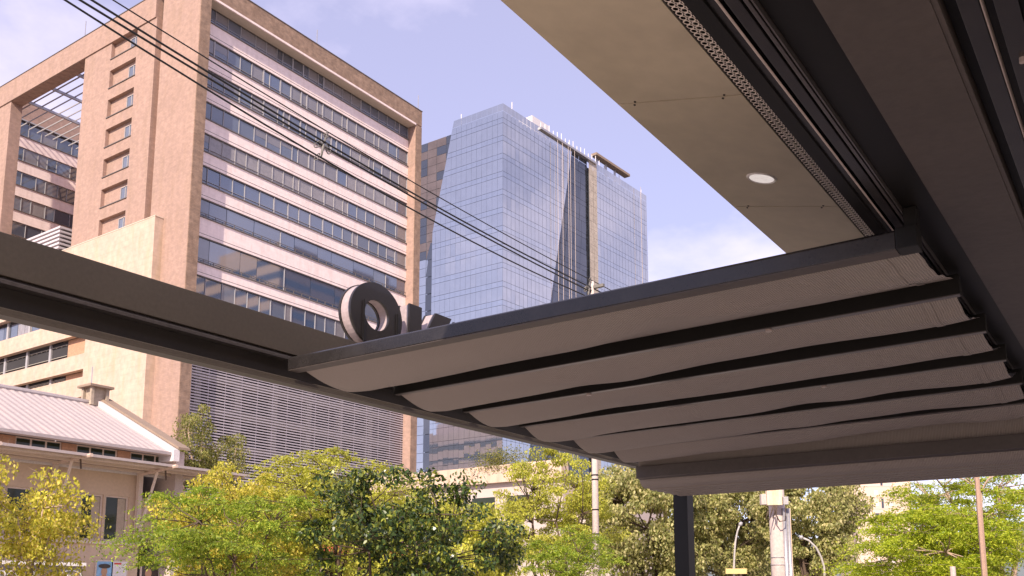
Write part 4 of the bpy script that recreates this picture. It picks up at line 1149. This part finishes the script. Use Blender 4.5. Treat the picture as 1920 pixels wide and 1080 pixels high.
def tree(name, label, base, center, radii, leaf, size, nclump, nleaf, clump_r, bark, seed, flat=.7, trunk_r=.12, shape='oval', aspect=.45, fern=False,
         group=None, twigs=3, fork=.45, shell=.45, lean=(0, 0), droop=.85):
    r = np.random.default_rng(seed); rp = random.Random(seed)
    t = thing(name, label, 'tree', base, group)
    C = Vector(center); Rr = Vector(radii); B = Vector(base)
    forkp = B.lerp(C, .0); zf_ = B.z+(C.z-Rr.z-B.z)*fork if C.z-Rr.z > B.z+.3 else B.z+.5
    zf_ = max(zf_, B.z+.35); FP_ = Vector((B.x+(C.x-B.x)*.25+lean[0], B.y+(C.y-B.y)*.25+lean[1], zf_))
    wood = MB()
    wood.tube([B, B.lerp(FP_, .5)+Vector((.03, .02, 0)), FP_], [trunk_r*1.25, trunk_r*1.05, trunk_r*.9], 9)
    # main limbs towards sectors of the crown
    nl = 5 if nclump < 40 else 7
    limbs = []
    for k in range(nl):
        a = 2*math.pi*(k+rp.uniform(-.3, .3))/nl; rad_ = rp.uniform(.3, .55)
        tip = C+Vector((Rr.x*rad_*math.cos(a), Rr.y*rad_*math.sin(a), Rr.z*rp.uniform(-.15, .45)))
        mid = FP_.lerp(tip, .5)+Vector((rp.uniform(-.15, .15)*Rr.x, rp.uniform(-.15, .15)*Rr.y, -.06*Rr.z))
        pts = [FP_, FP_.lerp(mid, .55)+Vector((rp.gauss(0, .03), rp.gauss(0, .03), 0)), mid, mid.lerp(tip, .5)+Vector((rp.gauss(0, .04)*Rr.x, rp.gauss(0, .04)*Rr.y, .04)), tip]
        wood.tube(pts, [trunk_r*.62, trunk_r*.5, trunk_r*.4, trunk_r*.3, trunk_r*.2], 7); limbs.append(pts)
    allp = [p for l_ in limbs for p in l_[1:]]
    pos = []
    for k in range(nclump):
        v = Vector((r.normal(), r.normal(), r.normal())).normalized(); q = (shell+(1-shell)*r.random()**.6)
        c = C+Vector((v.x*Rr.x*q, v.y*Rr.y*q, v.z*Rr.z*q))
        near = min(allp, key=lambda p: (p-c).length+max(0, p.z-c.z)*1.5)
        m_ = near.lerp(c, .5)+Vector((rp.gauss(0, .08), rp.gauss(0, .08), rp.uniform(-.1, .05)))*min(1, (c-near).length)
        wood.tube([near, m_, c], [trunk_r*.17+.004, trunk_r*.11+.003, trunk_r*.05+.002], 5, cap=False)
        cr = clump_r*rp.uniform(.6, 1.35)
        n = int(nleaf/nclump*rp.uniform(.6, 1.4))
        if fern:
            nf = max(4, n//26)
            for f in range(nf):
                a = rp.uniform(0, 2*math.pi); L = cr*rp.uniform(.7, 1.5); st = c+Vector((rp.gauss(0, .25), rp.gauss(0, .25), rp.gauss(0, .10)))*cr
                dv3 = Vector((math.cos(a), math.sin(a), rp.uniform(-.28, .22)))
                e = st+dv3*L
                tt = np.linspace(0, 1, 26)[:, None]
                ln = np.array(st)*(1-tt)+np.array(e)*tt; ln[:, 2] -= (tt[:, 0]**2)*L*.25
                pos.append(ln+r.normal(0, .018, ln.shape)*np.array([1, 1, .4]))
            for f in range(2):
                a = rp.uniform(0, 2*math.pi); wood.tube([c, c+Vector((math.cos(a), math.sin(a), .0))*cr*.9], [.006, .003], 4, cap=False)
        else:
            p = r.normal(0, 1, (n, 3)); p /= np.maximum(1, np.linalg.norm(p, axis=1, keepdims=True)/1.5)
            p *= np.array([cr, cr, cr*flat])*.62; pos.append(np.array(c)+p)
            for f in range(twigs):
                e = c+Vector((rp.gauss(0, .6), rp.gauss(0, .6), rp.gauss(.1, .45)))*cr; wood.tube([c, e], [trunk_r*.045+.002, .002], 4, cap=False)
    wood.build('trunk', bark, t, smooth=True)
    P_ = np.concatenate(pos); leaves_mesh('crown', P_, .8, size, leaf, t, shape, aspect, droop, r)
    return t
def g(px, dep, py=1000): q = at(px, py, dep); return (q.x, q.y, -.2)
# order: front to back
tree('yellow_tree', 'sparse yellow-leaved tree with twisted bare branches in front of the house', g(20, 21), at(25, 1000, 21), (1.9, 1.4, 1.6), 'leaf_yellow', .085, 74, 13500, .42, 'bark_pale', 3, trunk_r=.10, shell=.25, twigs=4, aspect=.55)
tree('fern_tree', 'bright green feathery tree with thin arching branches beside the dark tree', g(450, 15), at(438, 1020, 15), (1.62, 1.4, 1.12), 'leaf_fern', .055, 76, 30000, .38, 'bark_dark', 5, trunk_r=.05, fern=True, shape='quad', aspect=.38, shell=.2, droop=.45)
tree('golden_tree', 'dense golden-yellow tree behind the feathery green one', g(430, 25), at(428, 998, 25), (1.95, 1.8, 1.7), 'leaf_yellow', .085, 90, 24000, .46, 'bark_dark', 8, trunk_r=.11, shell=.3, aspect=.55)
tree('golden_tree', 'golden-orange leaved tree top before the louvred storeys', g(470, 29), at(470, 940, 29), (1.35, 1.2, 1.35), 'leaf_yellow', .085, 44, 8500, .42, 'bark_dark', 18, trunk_r=.09, shell=.25, aspect=.55)
tree('glossy_tree', 'dark glossy broad-leaved tree with open branches in front of yellow foliage', g(760, 16), at(772, 1015, 16), (2.15, 1.5, 1.47), 'leaf_dark', .088, 76, 17000, .31, 'bark_dark', 21, trunk_r=.06, shell=.3, aspect=.48, twigs=4, droop=.5)
tree('lime_tree', 'flat-topped lime-yellow feathery tree behind the dark glossy tree', g(640, 27), at(640, 955, 27), (3.1, 2.2, 1.8), 'leaf_lime', .075, 110, 52000, .58, 'bark_dark', 13, trunk_r=.12, fern=True, shape='quad', aspect=.5, shell=.3, droop=.45)
tree('lime_tree', 'yellow-green leafy tree filling the gap below the concrete parapet', g(860, 24), at(850, 1030, 24), (2.6, 1.8, 1.5), 'leaf_lime', .085, 84, 26000, .46, 'bark_dark', 14, trunk_r=.10, shell=.3, aspect=.5)
tree('lime_tree', 'low yellow-green tree growing in front of the white shop with red awning', g(600, 33), at(600, 1040, 33), (3.4, 2.0, 1.9), 'leaf_lime', .1, 80, 22000, .55, 'bark_dark', 15, trunk_r=.12, shell=.3, aspect=.5)
tree('airy_tree', 'airy light green tree with forking dark branches beside the slim pole', g(1040, 34), at(1045, 965, 34), (2.7, 2.2, 2.5), 'leaf_lime', .085, 120, 29000, .44, 'bark_dark', 17, trunk_r=.13, shell=.25, aspect=.5, flat=.5)
tree('fern_tree', 'low green feathery tree at the foot of the slim concrete pole', g(1070, 24), at(1065, 1045, 24), (1.6, 1.2, .75), 'leaf_fern', .06, 44, 15000, .36, 'bark_dark', 19, trunk_r=.06, fern=True, shape='quad', aspect=.4, shell=.2, droop=.45)
tree('slender_tree', 'tall slender tree rising against the brick pier and louvres', g(385, 42), at(362, 835, 42), (1.25, 1.2, 2.0), 'leaf_mid', .11, 34, 6500, .45, 'bark_pale', 23, trunk_r=.09, shell=.3, fork=.8)
tree('slender_tree', 'smaller slender tree top in front of the louvred storeys', g(425, 43), at(418, 870, 43), (1.2, 1.1, 1.4), 'leaf_mid', .11, 26, 4800, .45, 'bark_pale', 24, trunk_r=.07, shell=.3, fork=.8)
tree('broad_tree', 'broad olive-green tree behind the square pergola post', g(1240, 44), at(1215, 985, 44), (3.7, 3.0, 3.3), 'leaf_olive', .15, 150, 46000, .66, 'bark_dark', 29, trunk_r=.2, shell=.4, aspect=.55)
tree('broad_tree', 'broad olive-green tree between the curved street lamps', g(1390, 47), at(1370, 985, 47), (3.5, 3.0, 3.4), 'leaf_olive', .15, 140, 44000, .66, 'bark_dark', 31, trunk_r=.2, shell=.4, aspect=.55)
tree('broad_tree', 'rounded green tree beside the pink apartment slab', g(1510, 42), at(1515, 965, 42), (2.35, 2.3, 2.75), 'leaf_olive', .14, 110, 32000, .58, 'bark_dark', 37, trunk_r=.17, shell=.4, aspect=.55)
tree('broad_tree', 'low broad tree behind the curved lamps, its top under the other crowns', g(1450, 60), at(1450, 1060, 60), (6.5, 3.0, 2.4), 'leaf_olive', .18, 90, 24000, .8, 'bark_dark', 38, trunk_r=.2, shell=.3, aspect=.55)
tree('layered_tree', 'vivid green tree in drooping feathery layers with pale bare limbs', g(1800, 25), at(1752, 1035, 25), (3.0, 2.2, 1.5), 'leaf_vivid', .075, 120, 78000, .60, 'bark_pale', 41, trunk_r=.13, fern=True, shape='quad', aspect=.42, shell=.35, droop=.25)
tree('layered_tree', 'tall spreading tree with sparse leaves and pale branches at the slender pole', g(1905, 27), at(1815, 960, 27), (3.2, 2.4, 1.7), 'leaf_vivid', .08, 105, 42000, .55, 'bark_pale', 43, trunk_r=.15, fern=True, shape='quad', aspect=.42, shell=.3, droop=.2, fork=.7)
bu = onX(940, 862, 58.6)
bsh = thing('parapet_bush', 'green bush growing on top of the concrete parapet', 'bush', (58.6, bu.y, zpar), None)
r = np.random.default_rng(5); p = r.normal(0, 1, (2600, 3))*np.array([.35, 1.25, .42])+np.array([58.5, bu.y, zpar+.5])
p[:, 2] = np.maximum(p[:, 2], zpar-.5); p[:, 0] = np.where(p[:, 2] < zpar, 57.85, p[:, 0])
leaves_mesh('foliage', p, .6, .16, 'leaf_mid', bsh, 'quad', .5, .1, r)
b = MB()
for k in range(7): b.tube([(58.6, bu.y, zpar), (58.6+random.uniform(-.3, .3), bu.y+random.uniform(-1.4, 1.4), zpar+random.uniform(.4, .9))], [.03, .008], 5)
b.build('stems', 'bark_dark', bsh)
